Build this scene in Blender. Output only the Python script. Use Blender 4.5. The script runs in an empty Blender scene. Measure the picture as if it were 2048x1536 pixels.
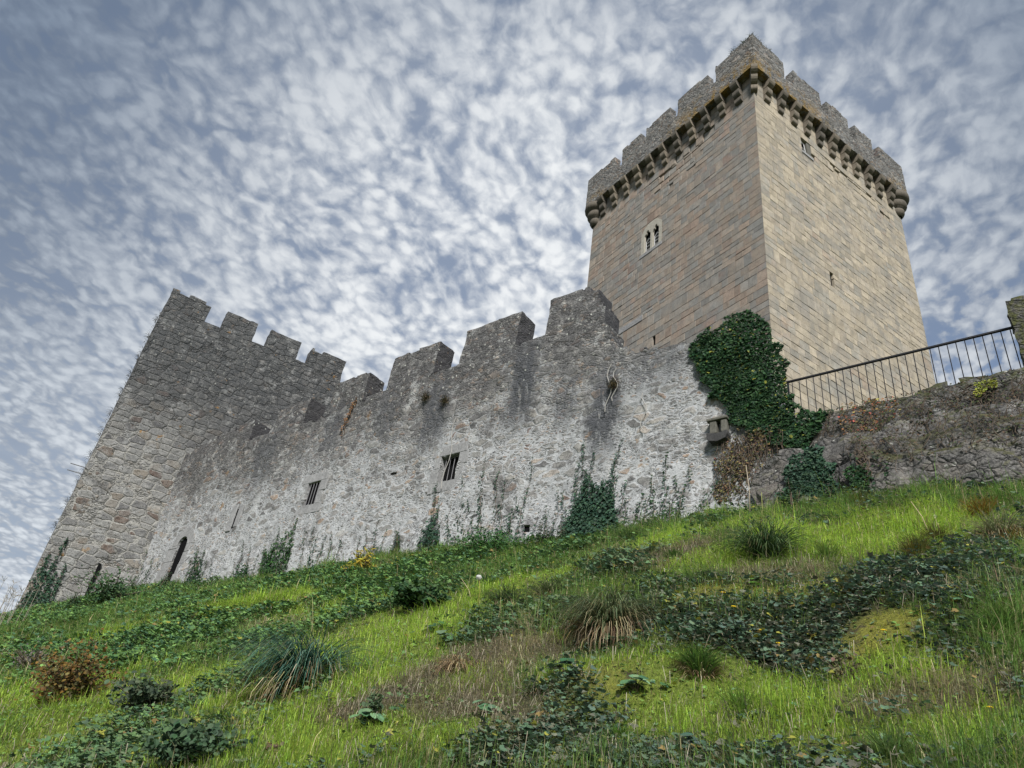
import bpy, math, random
import numpy as np
from mathutils import Matrix, Vector

scene = bpy.context.scene
R_ = math.radians

# ------------------------------------------------------------------ camera
F_PX, CX, CY = 1500.0, 1024.0, 768.0
_u = np.array([362.0, -2311.0, F_PX]); _u /= np.linalg.norm(_u)
_f = np.array([0, 0, 1.0]); _Y = _f - _u * (_f @ _u); _Y /= np.linalg.norm(_Y)
_X = np.cross(_Y, _u)
if _X[0] < 0: _X = -_X
CR = np.array([_X, _Y, _u])
cam_d = bpy.data.cameras.new("camera")
cam = bpy.data.objects.new("camera", cam_d)
scene.collection.objects.link(cam)
r3 = np.stack([CR @ [1, 0, 0], CR @ [0, -1, 0], CR @ [0, 0, -1]], axis=1)
cam.matrix_world = Matrix([[*r3[0], 0], [*r3[1], 0], [*r3[2], 0], [0, 0, 0, 1]])
cam_d.sensor_width = 36.0
cam_d.lens = F_PX / 2048 * 36
cam_d.clip_start = 0.1
cam_d.clip_end = 5000
scene.camera = cam

# ------------------------------------------------------------------ view, sky, sun
scene.view_settings.view_transform = 'Standard'
scene.view_settings.look = 'None'
scene.view_settings.exposure = 1.3
scene.view_settings.gamma = 1.0
SUN_AZ, SUN_EL = 182.0, 42.0
CLOUD = 0.405
sd = bpy.data.lights.new("sun", 'SUN')
sd.energy = 2.4
sd.angle = R_(12)
sd.color = (1.0, 0.96, 0.9)
sun = bpy.data.objects.new("sun", sd)
scene.collection.objects.link(sun)
_d = Vector((math.sin(R_(SUN_AZ)) * math.cos(R_(SUN_EL)), math.cos(R_(SUN_AZ)) * math.cos(R_(SUN_EL)), math.sin(R_(SUN_EL))))
sun.rotation_euler = _d.to_track_quat('Z', 'Y').to_euler()
sun.location = (0, -20, 30)


# ------------------------------------------------------------------ node helper
class NT:
    def __init__(s, tree):
        s.t = tree; s.n = tree.nodes; s.l = tree.links
    def new(s, typ, **kw):
        nd = s.n.new(typ)
        for k, v in kw.items(): setattr(nd, k, v)
        return nd
    def put(s, nd, key, v):
        sock = nd.inputs[key]
        if isinstance(v, bpy.types.NodeSocket): s.l.new(v, sock)
        else:
            if hasattr(sock.default_value, '__len__') and not hasattr(v, '__len__'):
                v = [v] * len(sock.default_value)
            if hasattr(v, '__len__') and len(v) == 3 and len(sock.default_value) == 4: v = (*v, 1)
            sock.default_value = v
    def m(s, op, a, b=0.0, c=None, clamp=False):
        nd = s.new('ShaderNodeMath', operation=op, use_clamp=clamp)
        s.put(nd, 0, a); s.put(nd, 1, b)
        if c is not None: s.put(nd, 2, c)
        return nd.outputs[0]
    def vm(s, op, a, b=(0, 0, 0)):
        nd = s.new('ShaderNodeVectorMath', operation=op)
        s.put(nd, 0, a)
        if op == 'SCALE': s.put(nd, 3, b)
        else: s.put(nd, 1, b)
        return nd.outputs['Value'] if op in ('DOT_PRODUCT', 'LENGTH') else nd.outputs[0]
    def mix(s, f, a, b, blend='MIX'):
        nd = s.new('ShaderNodeMix', data_type='RGBA', blend_type=blend)
        s.put(nd, 0, f); s.put(nd, 6, a); s.put(nd, 7, b)
        return nd.outputs[2]
    def noise(s, vec, scale, detail=4, rough=0.55, dist=0.0, dim='3D'):
        nd = s.new('ShaderNodeTexNoise', noise_dimensions=dim)
        s.put(nd, 'Vector', vec); s.put(nd, 'Scale', scale); s.put(nd, 'Detail', detail)
        s.put(nd, 'Roughness', rough); s.put(nd, 'Distortion', dist)
        return nd.outputs[0]
    def noisec(s, vec, scale, detail=2):
        nd = s.new('ShaderNodeTexNoise'); s.put(nd, 'Vector', vec); s.put(nd, 'Scale', scale); s.put(nd, 'Detail', detail)
        return nd.outputs['Color']
    def vor(s, vec, scale, feature='F1', rand=1.0, out='Distance', smooth=None):
        nd = s.new('ShaderNodeTexVoronoi', feature=feature)
        s.put(nd, 'Vector', vec); s.put(nd, 'Scale', scale); s.put(nd, 'Randomness', rand)
        if smooth is not None: s.put(nd, 'Smoothness', smooth)
        return nd.outputs[out]
    def ramp(s, fac, stops, interp='LINEAR'):
        nd = s.new('ShaderNodeValToRGB'); cr = nd.color_ramp; cr.interpolation = interp
        while len(cr.elements) < len(stops): cr.elements.new(0.5)
        for e, (p, c) in zip(cr.elements, stops):
            e.position = p
            e.color = (*c, 1) if hasattr(c, '__len__') else (c, c, c, 1)
        s.put(nd, 0, fac)
        return nd.outputs[0]
    def step(s, v, lo, hi):
        nd = s.new('ShaderNodeMapRange', interpolation_type='SMOOTHSTEP')
        s.put(nd, 0, v); s.put(nd, 1, lo); s.put(nd, 2, hi); s.put(nd, 3, 0.0); s.put(nd, 4, 1.0)
        return nd.outputs[0]
    def mapping(s, vec, scale=(1, 1, 1), loc=(0, 0, 0), rot=(0, 0, 0)):
        nd = s.new('ShaderNodeMapping'); s.put(nd, 0, vec); s.put(nd, 1, loc); s.put(nd, 2, rot); s.put(nd, 3, scale)
        return nd.outputs[0]
    def sep(s, vec):
        nd = s.new('ShaderNodeSeparateXYZ'); s.put(nd, 0, vec); return nd.outputs
    def comb(s, x, y, z):
        nd = s.new('ShaderNodeCombineXYZ'); s.put(nd, 0, x); s.put(nd, 1, y); s.put(nd, 2, z); return nd.outputs[0]
    def attr(s, name, out='Color'):
        nd = s.new('ShaderNodeAttribute', attribute_name=name); return nd.outputs[out]


# world: clear-sky model seen through a layer of small broken clouds
world = bpy.data.worlds.new("World"); scene.world = world; world.use_nodes = True
world.node_tree.nodes.clear()
w = NT(world.node_tree)
sky = w.new('ShaderNodeTexSky', sky_type='NISHITA', sun_disc=False)
sky.sun_elevation = R_(SUN_EL); sky.sun_rotation = R_(SUN_AZ)
dirv = w.new('ShaderNodeTexCoord').outputs['Generated']
dx, dy, dz = w.sep(dirv)[:3]
zc = w.m('ADD', w.m('MAXIMUM', dz, 0.04), 0.20)
pc = w.comb(w.m('DIVIDE', dx, zc), w.m('DIVIDE', dy, zc), 0.0)
pr = w.mapping(pc, rot=(0, 0, R_(24)))
pr = w.mapping(pr, scale=(1.62, 1.45, 1.0))
warp = w.vm('SCALE', w.vm('SUBTRACT', w.noisec(pr, 4.0, 2), (0.5, 0.5, 0.5)), 0.10)
pw = w.vm('ADD', pr, warp)
warp2 = w.vm('SCALE', w.vm('SUBTRACT', w.noisec(pr, 22.0, 3), (0.5, 0.5, 0.5)), 0.030)
pw = w.vm('ADD', pw, warp2)
puff = w.vor(pw, 24.0, 'SMOOTH_F1', 1.0, smooth=0.6)
puffb = w.vor(pw, 46.0, 'SMOOTH_F1', 1.0, smooth=0.7)
puff2 = w.noise(pw, 34.0, 4, 0.55)
puff3 = w.noise(pw, 5.0, 3, 0.5)
puff4 = w.noise(w.mapping(pw, scale=(1.0, 0.6, 1.0)), 16.0, 4, 0.55)
big = w.noise(pr, 1.3, 3, 0.5)
finew = w.noise(pw, 75.0, 3, 0.6)
dens = w.m('ADD', w.m('MULTIPLY', w.m('SUBTRACT', 0.42, puff), 0.95), w.m('MULTIPLY', w.m('SUBTRACT', puff2, 0.5), 0.75))
dens = w.m('ADD', dens, w.m('MULTIPLY', w.m('SUBTRACT', 0.42, puffb), 0.40))
dens = w.m('ADD', dens, w.m('MULTIPLY', w.m('SUBTRACT', puff3, 0.5), 0.75))
dens = w.m('ADD', dens, w.m('MULTIPLY', w.m('SUBTRACT', puff4, 0.5), 1.1))
dens = w.m('ADD', dens, w.m('MULTIPLY', w.m('SUBTRACT', big, 0.5), 0.55))
dens = w.m('ADD', dens, w.m('MULTIPLY', w.m('SUBTRACT', finew, 0.5), 0.28))
# towards the bright part of the sky the layer is thicker and whiter
gl = w.vm('DOT_PRODUCT', dirv, (0.07, 0.84, 0.535))
glow = w.m('POWER', w.step(gl, 0.72, 1.0), 1.2)
low = w.step(dz, 0.66, 0.18)
dens = w.m('ADD', dens, w.m('MULTIPLY', glow, 0.20))
lit = w.m('ADD', w.m('MULTIPLY', w.step(dens, -0.44, 0.56), 0.84), w.m('MULTIPLY', w.step(w.m('MULTIPLY', w.m('ADD', w.m('SUBTRACT', big, 0.5), w.m('SUBTRACT', puff3, 0.5)), 1.0), -0.3, 0.3), 0.16))
dark = w.mix(glow, (0.150, 0.195, 0.275), (0.285, 0.345, 0.455))
light = w.mix(glow, (0.235, 0.295, 0.385), (0.95, 0.97, 0.98))
cl = w.mix(lit, dark, light)
cl = w.mix(w.m('MULTIPLY', low, w.m('MULTIPLY_ADD', lit, 0.60, 0.30)), cl, (0.80, 0.85, 0.90))
# a few gaps show the blue behind, more of them low on the right
right = w.m('MULTIPLY', w.step(dx, 0.25, 0.55), w.step(dz, 0.70, 0.45))
gap = w.step(w.m('SUBTRACT', dens, w.m('MULTIPLY', right, 0.22)), -0.12, -0.42)
bg1 = w.new('ShaderNodeBackground'); w.put(bg1, 0, sky.outputs[0]); w.put(bg1, 1, 0.062)
bg2 = w.new('ShaderNodeBackground'); w.put(bg2, 0, cl); w.put(bg2, 1, CLOUD)
mx = w.new('ShaderNodeMixShader')
w.put(mx, 0, w.m('SUBTRACT', 1.0, w.m('MULTIPLY', gap, w.m('ADD', 0.15, w.m('MULTIPLY', right, 0.7)))))
w.l.new(bg1.outputs[0], mx.inputs[1]); w.l.new(bg2.outputs[0], mx.inputs[2])
wo = w.new('ShaderNodeOutputWorld'); w.l.new(mx.outputs[0], wo.inputs[0])

# ------------------------------------------------------------------ numpy noise
rng = np.random.default_rng(11)
random.seed(5)
def _h(i, j, k, seed):
    with np.errstate(over='ignore'):
        x = (i.astype(np.int64).astype(np.uint32) * np.uint32(374761393) + j.astype(np.int64).astype(np.uint32) * np.uint32(668265263)
             + k.astype(np.int64).astype(np.uint32) * np.uint32(2246822519) + np.uint32(seed * 3266489917 & 0xffffffff))
        x ^= x >> np.uint32(13); x *= np.uint32(1274126177); x ^= x >> np.uint32(16); x *= np.uint32(2246822519); x ^= x >> np.uint32(15)
    return x.astype(np.float64) / 4294967295.0
def vnoise(P, seed=0):
    P = np.asarray(P, float); I = np.floor(P); fr = P - I; fr = fr * fr * (3 - 2 * fr)
    out = 0
    for a in (0, 1):
        for b in (0, 1):
            for c in (0, 1):
                wgt = (fr[..., 0] if a else 1 - fr[..., 0]) * (fr[..., 1] if b else 1 - fr[..., 1]) * (fr[..., 2] if c else 1 - fr[..., 2])
                out = out + wgt * _h(I[..., 0] + a, I[..., 1] + b, I[..., 2] + c, seed)
    return out * 2 - 1
def fbm(P, oct=3, seed=0, gain=0.5):
    P = np.asarray(P, float); o = 0; a = 1.0; s = 0
    for i in range(oct):
        o = o + a * vnoise(P * (2.03 ** i) + 17.3 * i, seed + i * 7); s += a; a *= gain
    return o / s

# ------------------------------------------------------------------ mesh + object helpers
def mesh(name, V, quads=None, tris=None, col=None, smooth=False, ngons=None):
    V = np.asarray(V, np.float32).reshape(-1, 3)
    me = bpy.data.meshes.new(name)
    lv = []; tot = []
    if quads is not None and len(quads):
        q = np.asarray(quads, np.int32).reshape(-1, 4); lv.append(q.ravel()); tot.append(np.full(len(q), 4, np.int32))
    if tris is not None and len(tris):
        t = np.asarray(tris, np.int32).reshape(-1, 3); lv.append(t.ravel()); tot.append(np.full(len(t), 3, np.int32))
    if ngons:
        for g in ngons:
            lv.append(np.asarray(g, np.int32)); tot.append(np.array([len(g)], np.int32))
    lv = np.concatenate(lv); tot = np.concatenate(tot)
    st = np.concatenate([[0], np.cumsum(tot)[:-1]]).astype(np.int32)
    me.vertices.add(len(V)); me.vertices.foreach_set('co', V.ravel())
    me.loops.add(len(lv)); me.loops.foreach_set('vertex_index', lv)
    me.polygons.add(len(tot)); me.polygons.foreach_set('loop_start', st); me.polygons.foreach_set('loop_total', tot)
    me.polygons.foreach_set('use_smooth', np.full(len(tot), bool(smooth)))
    if col is not None:
        col = np.asarray(col, np.float32)
        if col.shape[1] == 3: col = np.concatenate([col, np.ones((len(col), 1), np.float32)], 1)
        a = me.attributes.new('Col', 'FLOAT_COLOR', 'POINT'); a.data.foreach_set('color', col.ravel())
    me.update(calc_edges=True); me.validate(verbose=False)
    return me
def link(o, parent=None, mat=None):
    scene.collection.objects.link(o)
    if parent is not None: o.parent = parent
    if mat is not None: o.data.materials.append(mat)
    return o
def ob(name, me, mat=None, parent=None, loc=None):
    o = bpy.data.objects.new(name, me)
    link(o, parent)
    if mat is not None and len(me.materials) == 0: me.materials.append(mat)
    if loc is not None: o.location = loc
    return o
def empty(name, loc=(0, 0, 0), rz=0.0):
    o = bpy.data.objects.new(name, None); scene.collection.objects.link(o)
    o.location = loc; o.rotation_euler = (0, 0, rz); o.empty_display_size = 0.3
    return o
def tag(o, label=None, cat=None, group=None, kind=None):
    if label: o['label'] = label
    if cat: o['category'] = cat
    if group: o['group'] = group
    if kind: o['kind'] = kind
    return o

class MB:
    """collects simple solids into one mesh"""
    def __init__(s): s.V = []; s.F = []; s.n = 0
    def add(s, V, F):
        V = [tuple(v) for v in V]
        s.V += V; s.F += [tuple(i + s.n for i in f) for f in F]; s.n += len(V)
    def box(s, x0, x1, y0, y1, z0, z1):
        s.add([(x0, y0, z0), (x1, y0, z0), (x1, y1, z0), (x0, y1, z0), (x0, y0, z1), (x1, y0, z1), (x1, y1, z1), (x0, y1, z1)],
              [(0, 3, 2, 1), (4, 5, 6, 7), (0, 1, 5, 4), (1, 2, 6, 5), (2, 3, 7, 6), (3, 0, 4, 7)])
    def tube(s, pts, r, n=6, cap=True):
        pts = [Vector(p) for p in pts]
        rs = r if hasattr(r, '__len__') else [r] * len(pts)
        base = []
        for i, p in enumerate(pts):
            t = (pts[min(i + 1, len(pts) - 1)] - pts[max(i - 1, 0)]).normalized()
            a = t.orthogonal().normalized() if i == 0 else (pa - t * pa.dot(t)).normalized()
            pa = a; b = t.cross(a)
            base += [p + (a * math.cos(2 * math.pi * k / n) + b * math.sin(2 * math.pi * k / n)) * rs[i] for k in range(n)]
        F = []
        for i in range(len(pts) - 1):
            for k in range(n):
                F.append((i * n + k, i * n + (k + 1) % n, (i + 1) * n + (k + 1) % n, (i + 1) * n + k))
        if cap:
            F.append(tuple(range(n))[::-1]); F.append(tuple((len(pts) - 1) * n + k for k in range(n)))
        s.add(base, F)
    def mesh(s, name, smooth=False):
        me = bpy.data.meshes.new(name); me.from_pydata(s.V, [], s.F); me.update()
        if smooth: me.polygons.foreach_set('use_smooth', [True] * len(me.polygons))
        return me
    def build(s, name, mat, parent=None, smooth=False, bevel=0):
        o = ob(name, s.mesh(name, smooth), mat, parent)
        if bevel:
            m = o.modifiers.new('bevel', 'BEVEL'); m.width = bevel; m.segments = 2; m.limit_method = 'ANGLE'
        return o

# ------------------------------------------------------------------ site geometry
NV = np.array([.66783256, .74431155, 0])        # into the curtain wall
SX = np.array([.74431155, -.66783256, 0])       # along it, to the right
D0 = 15.0
WALL_RZ = math.atan2(SX[1], SX[0])
def pray(px, py): return CR @ np.array([px - CX, py - CY, F_PX])
BX = np.array([-60, -45, -37, -33.5, -31, -28, -22, -17, -13, -11, -8, -5.5, -3, -.7, 3, 10, 30.])
BZ = np.array([7.2, 7.6, 8.0, 8.1, 8.0, 7.72, 7.45, 7.62, 7.38, 7.27, 7.22, 7.28, 7.28, 7.08, 7.0, 7.0, 7.])
def ground(x, y, bumps=True):
    x = np.asarray(x, float); y = np.asarray(y, float)
    s = x * SX[0] + y * SX[1]; wv = x * NV[0] + y * NV[1]
    zb = np.interp(s, BX, BZ)
    d = D0 - wv
    z = zb - .59 * np.clip(d, 0, None) + .27 * np.clip(d - 17, 0, None) + .30 * np.clip(d - 60, 0, None)
    # terrace behind the walls
    up = np.clip((wv - 15.25) / .4, 0, 1)
    z = z * (1 - up) + np.maximum(z, 8.6) * up
    # hill falls away beyond the corner tower
    L = np.clip(-s - 34.3, 0, None)
    z = z - .62 * L - .045 * np.clip(-s - 29.5, 0, 6) 
    L2 = np.clip(s - 14, 0, None)
    z = z - .12 * L2
    z = np.maximum(z, -26 + 0 * z)
    if bumps:
        P = np.stack([x, y, 0 * x], -1)
        amp = np.clip(d / 1.5, .12, 1) * np.where(wv > 15, 0, 1)
        dist = np.hypot(x, y)
        z = z + amp * (.20 * fbm(P / 2.6, 3, 3) + .14 * fbm(P / .8, 2, 9)) * np.clip(dist / 4, .25, 1)
    return z
def G(px, py):
    """point of the hillside seen at a pixel of the photograph"""
    d = pray(px, py); d = d / np.linalg.norm(d)
    t = np.arange(1.5, 70, .02)
    P = t[:, None] * d
    below = P[:, 2] < ground(P[:, 0], P[:, 1])
    i = int(np.argmax(below)) if below.any() else len(t) - 1
    return P[i]
def WL(px, py, y=0.0):
    """curtain-wall coordinates (x, z) seen at a pixel, on the plane y metres behind its face"""
    d = pray(px, py); t = (D0 + y) / (d @ NV); q = d * t
    return float(q @ SX), float(q[2])
def w2(x, y, z): # wall-local to world
    return NV * (D0 + y) + SX * x + np.array([0, 0, z])

# ------------------------------------------------------------------ materials
def material(name):
    m = bpy.data.materials.new(name); m.use_nodes = True; m.node_tree.nodes.clear()
    return m, NT(m.node_tree)
def finish(m, n, col, rough=0.9, bump=None, bstr=0.5, bdist=0.05, spec=0.25, extra=None):
    b = n.new('ShaderNodeBsdfPrincipled')
    n.put(b, 'Base Color', col); n.put(b, 'Roughness', rough); n.put(b, 'Specular IOR Level', spec)
    if bump is not None:
        bp = n.new('ShaderNodeBump'); n.put(bp, 'Height', bump); n.put(bp, 'Strength', bstr); n.put(bp, 'Distance', bdist)
        n.l.new(bp.outputs[0], b.inputs['Normal'])
    if extra: extra(b)
    o = n.new('ShaderNodeOutputMaterial'); n.l.new(b.outputs[0], o.inputs[0])
    return m

def rubble(name, sc=(2.3, 2.3, 4.6), stones=None, mortar=(.44, .43, .40), plaster=0.5, top=None, lichen=0.4, orange=0.3, streaks=(), gap=.09, endface=None, contrast=1.0, orange_low=None, wash=0.0, darkmin=0, rand=.95, discs=1.0, soft=.42, sw=0.0,
           darkcol=(.032, .032, .036), mossz=None, blotch=1.0, warpamt=.13, moss=0.0, sidex=None):
    m, n = material(name)
    co = n.new('ShaderNodeTexCoord').outputs['Object']
    x, y, z = n.sep(co)[:3]
    wp = n.vm('SCALE', n.vm('SUBTRACT', n.noisec(co, 2.2, 3), (.5, .5, .5)), warpamt * 2)
    wp2 = n.vm('SCALE', n.vm('SUBTRACT', n.noisec(co, 9, 3), (.5, .5, .5)), .06)
    cw = n.vm('ADD', n.vm('ADD', co, wp), wp2)
    v = n.mapping(cw, scale=sc)
    # coarse stones + small pinning stones
    e1 = n.vor(v, 1.0, 'DISTANCE_TO_EDGE', rand)
    c1 = n.vor(v, 1.0, 'F1', rand, 'Color')
    e2 = n.vor(v, 2.7, 'DISTANCE_TO_EDGE', 1.0)
    c2 = n.vor(v, 2.7, 'F1', 1.0, 'Color')
    r1 = n.sep(c1)[0]; r1b = n.sep(c1)[1]; r2 = n.sep(c2)[0]
    small = n.step(n.noise(co, .9, 3), .46 + sw, .56 + sw)
    small = n.m('MAXIMUM', small, n.step(r1b, .62 + sw * 1.5, .66 + sw * 1.5))
    e = n.m('ADD', n.m('MULTIPLY', e1, n.m('SUBTRACT', 1.0, small)), n.m('MULTIPLY', n.m('MULTIPLY', e2, .55), small))
    r = n.m('ADD', n.m('MULTIPLY', r1, n.m('SUBTRACT', 1.0, small)), n.m('MULTIPLY', r2, small))
    stones = stones or [(0, (.075, .077, .083)), (.2, (.14, .14, .14)), (.42, (.25, .25, .245)), (.6, (.17, .165, .165)), (.8, (.33, .325, .31)), (.92, (.27, .20, .15)), (1, (.14, .105, .10))]
    sc_ = n.ramp(r, stones)
    fine = n.noise(co, 26, 6, .72)
    mid = n.noise(co, 6.5, 5, .62)
    sc_ = n.mix(n.m('MULTIPLY', n.step(mid, .35, .7), .5), sc_, n.mix(.5, sc_, (.36, .35, .33)))
    sc_ = n.mix(1.0, sc_, n.ramp(fine, [(.25, .45), (.5, 1.0), (.75, 1.5)]), 'MULTIPLY')
    mor = n.mix(n.step(mid, .3, .75), mortar, tuple(c * .72 for c in mortar))
    mor = n.mix(1.0, mor, n.ramp(fine, [(.25, .6), (.5, 1.0), (.75, 1.3)]), 'MULTIPLY')
    big = n.noise(co, .33, 5, .6)
    pl = n.m('ADD', n.m('MULTIPLY', n.m('SUBTRACT', big, .5), .75), n.m('MULTIPLY', n.m('SUBTRACT', n.noise(co, 2.7, 5, .65), .5), .8))
    pl = n.m('ADD', pl, plaster - .5)
    if top is not None:
        tz, depth = top
        tn = n.step(n.m('ADD', z, n.m('MULTIPLY', n.m('SUBTRACT', n.noise(co, .55, 5, .65), .5), 4.2)), tz - depth, tz)
        pl = n.m('SUBTRACT', pl, n.m('MULTIPLY', tn, .32))
    thr = n.m('ADD', gap, n.m('MULTIPLY', pl, soft))
    ms = n.step(n.m('SUBTRACT', n.m('ADD', e, n.m('MULTIPLY', n.m('SUBTRACT', n.noise(co, 13, 4, .7), .5), .10)), thr), .03, -.03)     # 1 = mortar/plaster
    col = n.mix(ms, sc_, mor)
    # dark open joints and pits
    pit = n.noise(n.mapping(cw, scale=(1, 1, 2.2)), 7.5, 5, .7)
    pitm = n.m('MULTIPLY', n.step(pit, .60, .67), .92)
    joint = n.m('MULTIPLY', n.step(e, .028, .0), n.step(n.noise(co, 1.3, 4), .42, .6))
    joint = n.m('MULTIPLY', joint, n.m('SUBTRACT', 1.0, n.step(thr, .18, .3)))
    crk = n.m('MULTIPLY', n.step(n.noise(n.mapping(cw, scale=(1.1, 1.1, 5.5)), 2.3, 6, .72), .60, .66), n.step(n.noise(co, .7, 4, .6), .42, .6))
    drk = n.m('MAXIMUM', n.m('MAXIMUM', pitm, joint), n.m('MULTIPLY', crk, .8))
    col = n.mix(drk, col, (.035, .033, .032))
    # dark lichen crust
    if top is not None:
        dk = n.m('MULTIPLY', tn, n.step(n.noise(co, 3.2, 6, .7), .30, .54))
        if darkmin: col = n.mix(n.m('MULTIPLY', tn, .42), col, (.05, .05, .053))
        col = n.mix(n.m('MULTIPLY', dk, lichen), col, n.mix(n.step(fine, .38, .75), darkcol, (.16, .16, .16)))
    bl = n.m('MULTIPLY', n.step(n.noise(co, .8, 6, .72), .53, .66), .8 * blotch)
    col = n.mix(bl, col, n.mix(n.step(fine, .35, .7), darkcol, (.20, .195, .19)))
    wh = n.m('MULTIPLY', n.step(n.noise(n.vm('ADD', co, (7.3, 1.1, 3.7)), 1.15, 6, .72), .55, .66), .55 * wash)
    col = n.mix(wh, col, n.mix(fine, (.30, .31, .31), (.56, .57, .57)))
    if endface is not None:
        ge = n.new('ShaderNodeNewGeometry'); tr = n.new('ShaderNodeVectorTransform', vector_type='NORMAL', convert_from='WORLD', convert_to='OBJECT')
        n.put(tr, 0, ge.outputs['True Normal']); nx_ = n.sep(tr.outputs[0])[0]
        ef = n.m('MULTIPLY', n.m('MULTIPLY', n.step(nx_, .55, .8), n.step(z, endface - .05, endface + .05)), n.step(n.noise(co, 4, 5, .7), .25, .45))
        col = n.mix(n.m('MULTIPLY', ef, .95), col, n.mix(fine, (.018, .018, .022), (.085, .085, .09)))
    for (sx, sw, z0, z1, st) in streaks:
        g = n.m('SUBTRACT', 1.0, n.m('DIVIDE', n.m('ABSOLUTE', n.m('SUBTRACT', n.m('ADD', x, n.m('MULTIPLY', n.m('SUBTRACT', n.noise(co, .9, 4, .6), .5), .9)), sx)), sw), clamp=True)
        zz = n.m('MULTIPLY', n.step(z, z0 - .8, z0 + .9), n.step(z, z1 + .9, z1 - .9))
        sn = n.step(n.noise(n.mapping(co, scale=(3.2, 3.2, .7)), 2.0, 6, .7), .30, .52)
        f = n.m('MULTIPLY', n.m('MULTIPLY', n.step(g, .0, .7), zz), n.m('MULTIPLY', sn, st))
        col = n.mix(f, col, n.mix(fine, (.03, .033, .04), (.11, .115, .125)))
    # pale lichen discs, orange lichen
    ld = n.vor(n.vm('ADD', co, wp2), 5.5, 'F1', 1.0)
    ldc = n.sep(n.vor(n.vm('ADD', co, wp2), 5.5, 'F1', 1.0, 'Color'))
    lm = n.m('MULTIPLY', n.step(n.m('ADD', ld, n.m('MULTIPLY', fine, .12)), .30, .22), n.step(ldc[0], .72, .76))
    lf = n.m('MULTIPLY', lm, .75 * discs if top is None else n.m('MULTIPLY', n.m('ADD', .25, n.m('MULTIPLY', tn, .6)), discs))
    col = n.mix(lf, col, (.40, .41, .38))
    om = n.m('MULTIPLY', n.step(n.noise(co, 1.9, 5, .7), .60, .68), n.step(n.noise(co, .5, 2), .5, .62))
    col = n.mix(n.m('MULTIPLY', om, orange), col, n.mix(fine, (.20, .11, .035), (.36, .20, .06)))
    if orange_low:
        cz_ = n.m('ABSOLUTE', n.m('SUBTRACT', n.m('MAXIMUM', x, y), 1.8))
        ol = n.m('MULTIPLY', n.step(n.m('ADD', z, n.m('MULTIPLY', n.m('SUBTRACT', mid, .5), 1.6)), orange_low[1], orange_low[0]), n.m('MAXIMUM', n.m('MULTIPLY', n.step(n.noise(co, .38, 4, .6), .56, .66), n.step(mid, .4, .55)), n.m('MULTIPLY', n.step(cz_, 4.2, 1.5), n.step(n.noise(co, 1.4, 5, .7), .45, .56))))
        col = n.mix(n.m('MULTIPLY', ol, .9), col, n.mix(fine, (.09, .06, .02), (.34, .22, .055)))
    if moss:
        ge = n.new('ShaderNodeNewGeometry'); nz = n.sep(ge.outputs['Normal'])[2]
        mm = n.m('MULTIPLY', n.step(n.m('ADD', nz, n.m('MULTIPLY', n.m('SUBTRACT', mid, .5), 1.2)), .25, .7), moss)
        col = n.mix(mm, col, n.mix(fine, (.03, .035, .012), (.10, .10, .03)))
    if mossz:
        mz = n.m('MULTIPLY', n.step(n.m('ADD', z, n.m('MULTIPLY', n.m('SUBTRACT', n.noise(co, 1.6, 5, .65), .5), 1.3)), mossz[0], mossz[1]), n.step(mid, .38, .6))
        col = n.mix(n.m('MULTIPLY', mz, .9), col, n.mix(fine, (.02, .024, .008), (.10, .11, .028)))
    h = n.m('ADD', n.m('MULTIPLY', n.m('MINIMUM', e, .12), n.m('SUBTRACT', 1.0, n.m('MULTIPLY', ms, .85))), n.m('MULTIPLY', fine, .06))
    h = n.m('ADD', h, n.m('MULTIPLY', mid, .10))
    h = n.m('ADD', h, n.m('MULTIPLY', r, .04))
    h = n.m('SUBTRACT', h, n.m('MULTIPLY', drk, .12))
    return finish(m, n, col, .93, h, .9 * contrast, .30)

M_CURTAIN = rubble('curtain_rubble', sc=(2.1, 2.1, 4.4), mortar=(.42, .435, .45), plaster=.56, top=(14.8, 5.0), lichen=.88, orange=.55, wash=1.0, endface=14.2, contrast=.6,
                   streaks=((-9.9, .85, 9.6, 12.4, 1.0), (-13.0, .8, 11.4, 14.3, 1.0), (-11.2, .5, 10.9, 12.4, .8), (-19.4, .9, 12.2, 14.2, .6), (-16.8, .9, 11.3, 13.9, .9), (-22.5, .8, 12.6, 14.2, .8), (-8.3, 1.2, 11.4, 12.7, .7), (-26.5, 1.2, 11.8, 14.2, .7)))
M_TOWER = rubble('tower_rubble', sc=(1.75, 1.75, 3.1), mortar=(.35, .345, .325), plaster=.46, sw=.12, soft=.25, gap=.075, wash=.6, rand=.5, discs=.5, top=(19.3, 6.5), lichen=1.0, orange=.95, darkmin=1, warpamt=.08, contrast=1.0, darkcol=(.030, .035, .04),
                 stones=[(0, (.10, .10, .105)), (.25, (.18, .182, .182)), (.5, (.235, .235, .23)), (.72, (.16, .162, .165)), (.86, (.19, .17, .145)), (.95, (.09, .06, .05)), (1, (.22, .215, .205))])
M_PARAPET = rubble('parapet_rubble', sc=(2.3, 2.3, 3.6), mortar=(.20, .197, .17), plaster=.42, top=(30, 5), lichen=.45, orange=.95, darkcol=(.05, .05, .043), orange_low=(37.15, 38.9), contrast=.8)
M_RETAIN = rubble('retaining_rubble', sc=(2.3, 2.3, 4.6), mortar=(.17, .165, .15), plaster=.55, wash=.6, top=(9.9, 2.2), lichen=.9, contrast=.75, orange=.25, mossz=(9.15, 9.6),
                  stones=[(0, (.07, .07, .07)), (.3, (.13, .125, .12)), (.6, (.18, .17, .155)), (.85, (.12, .105, .09)), (1, (.24, .23, .21))], moss=.7)
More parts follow.
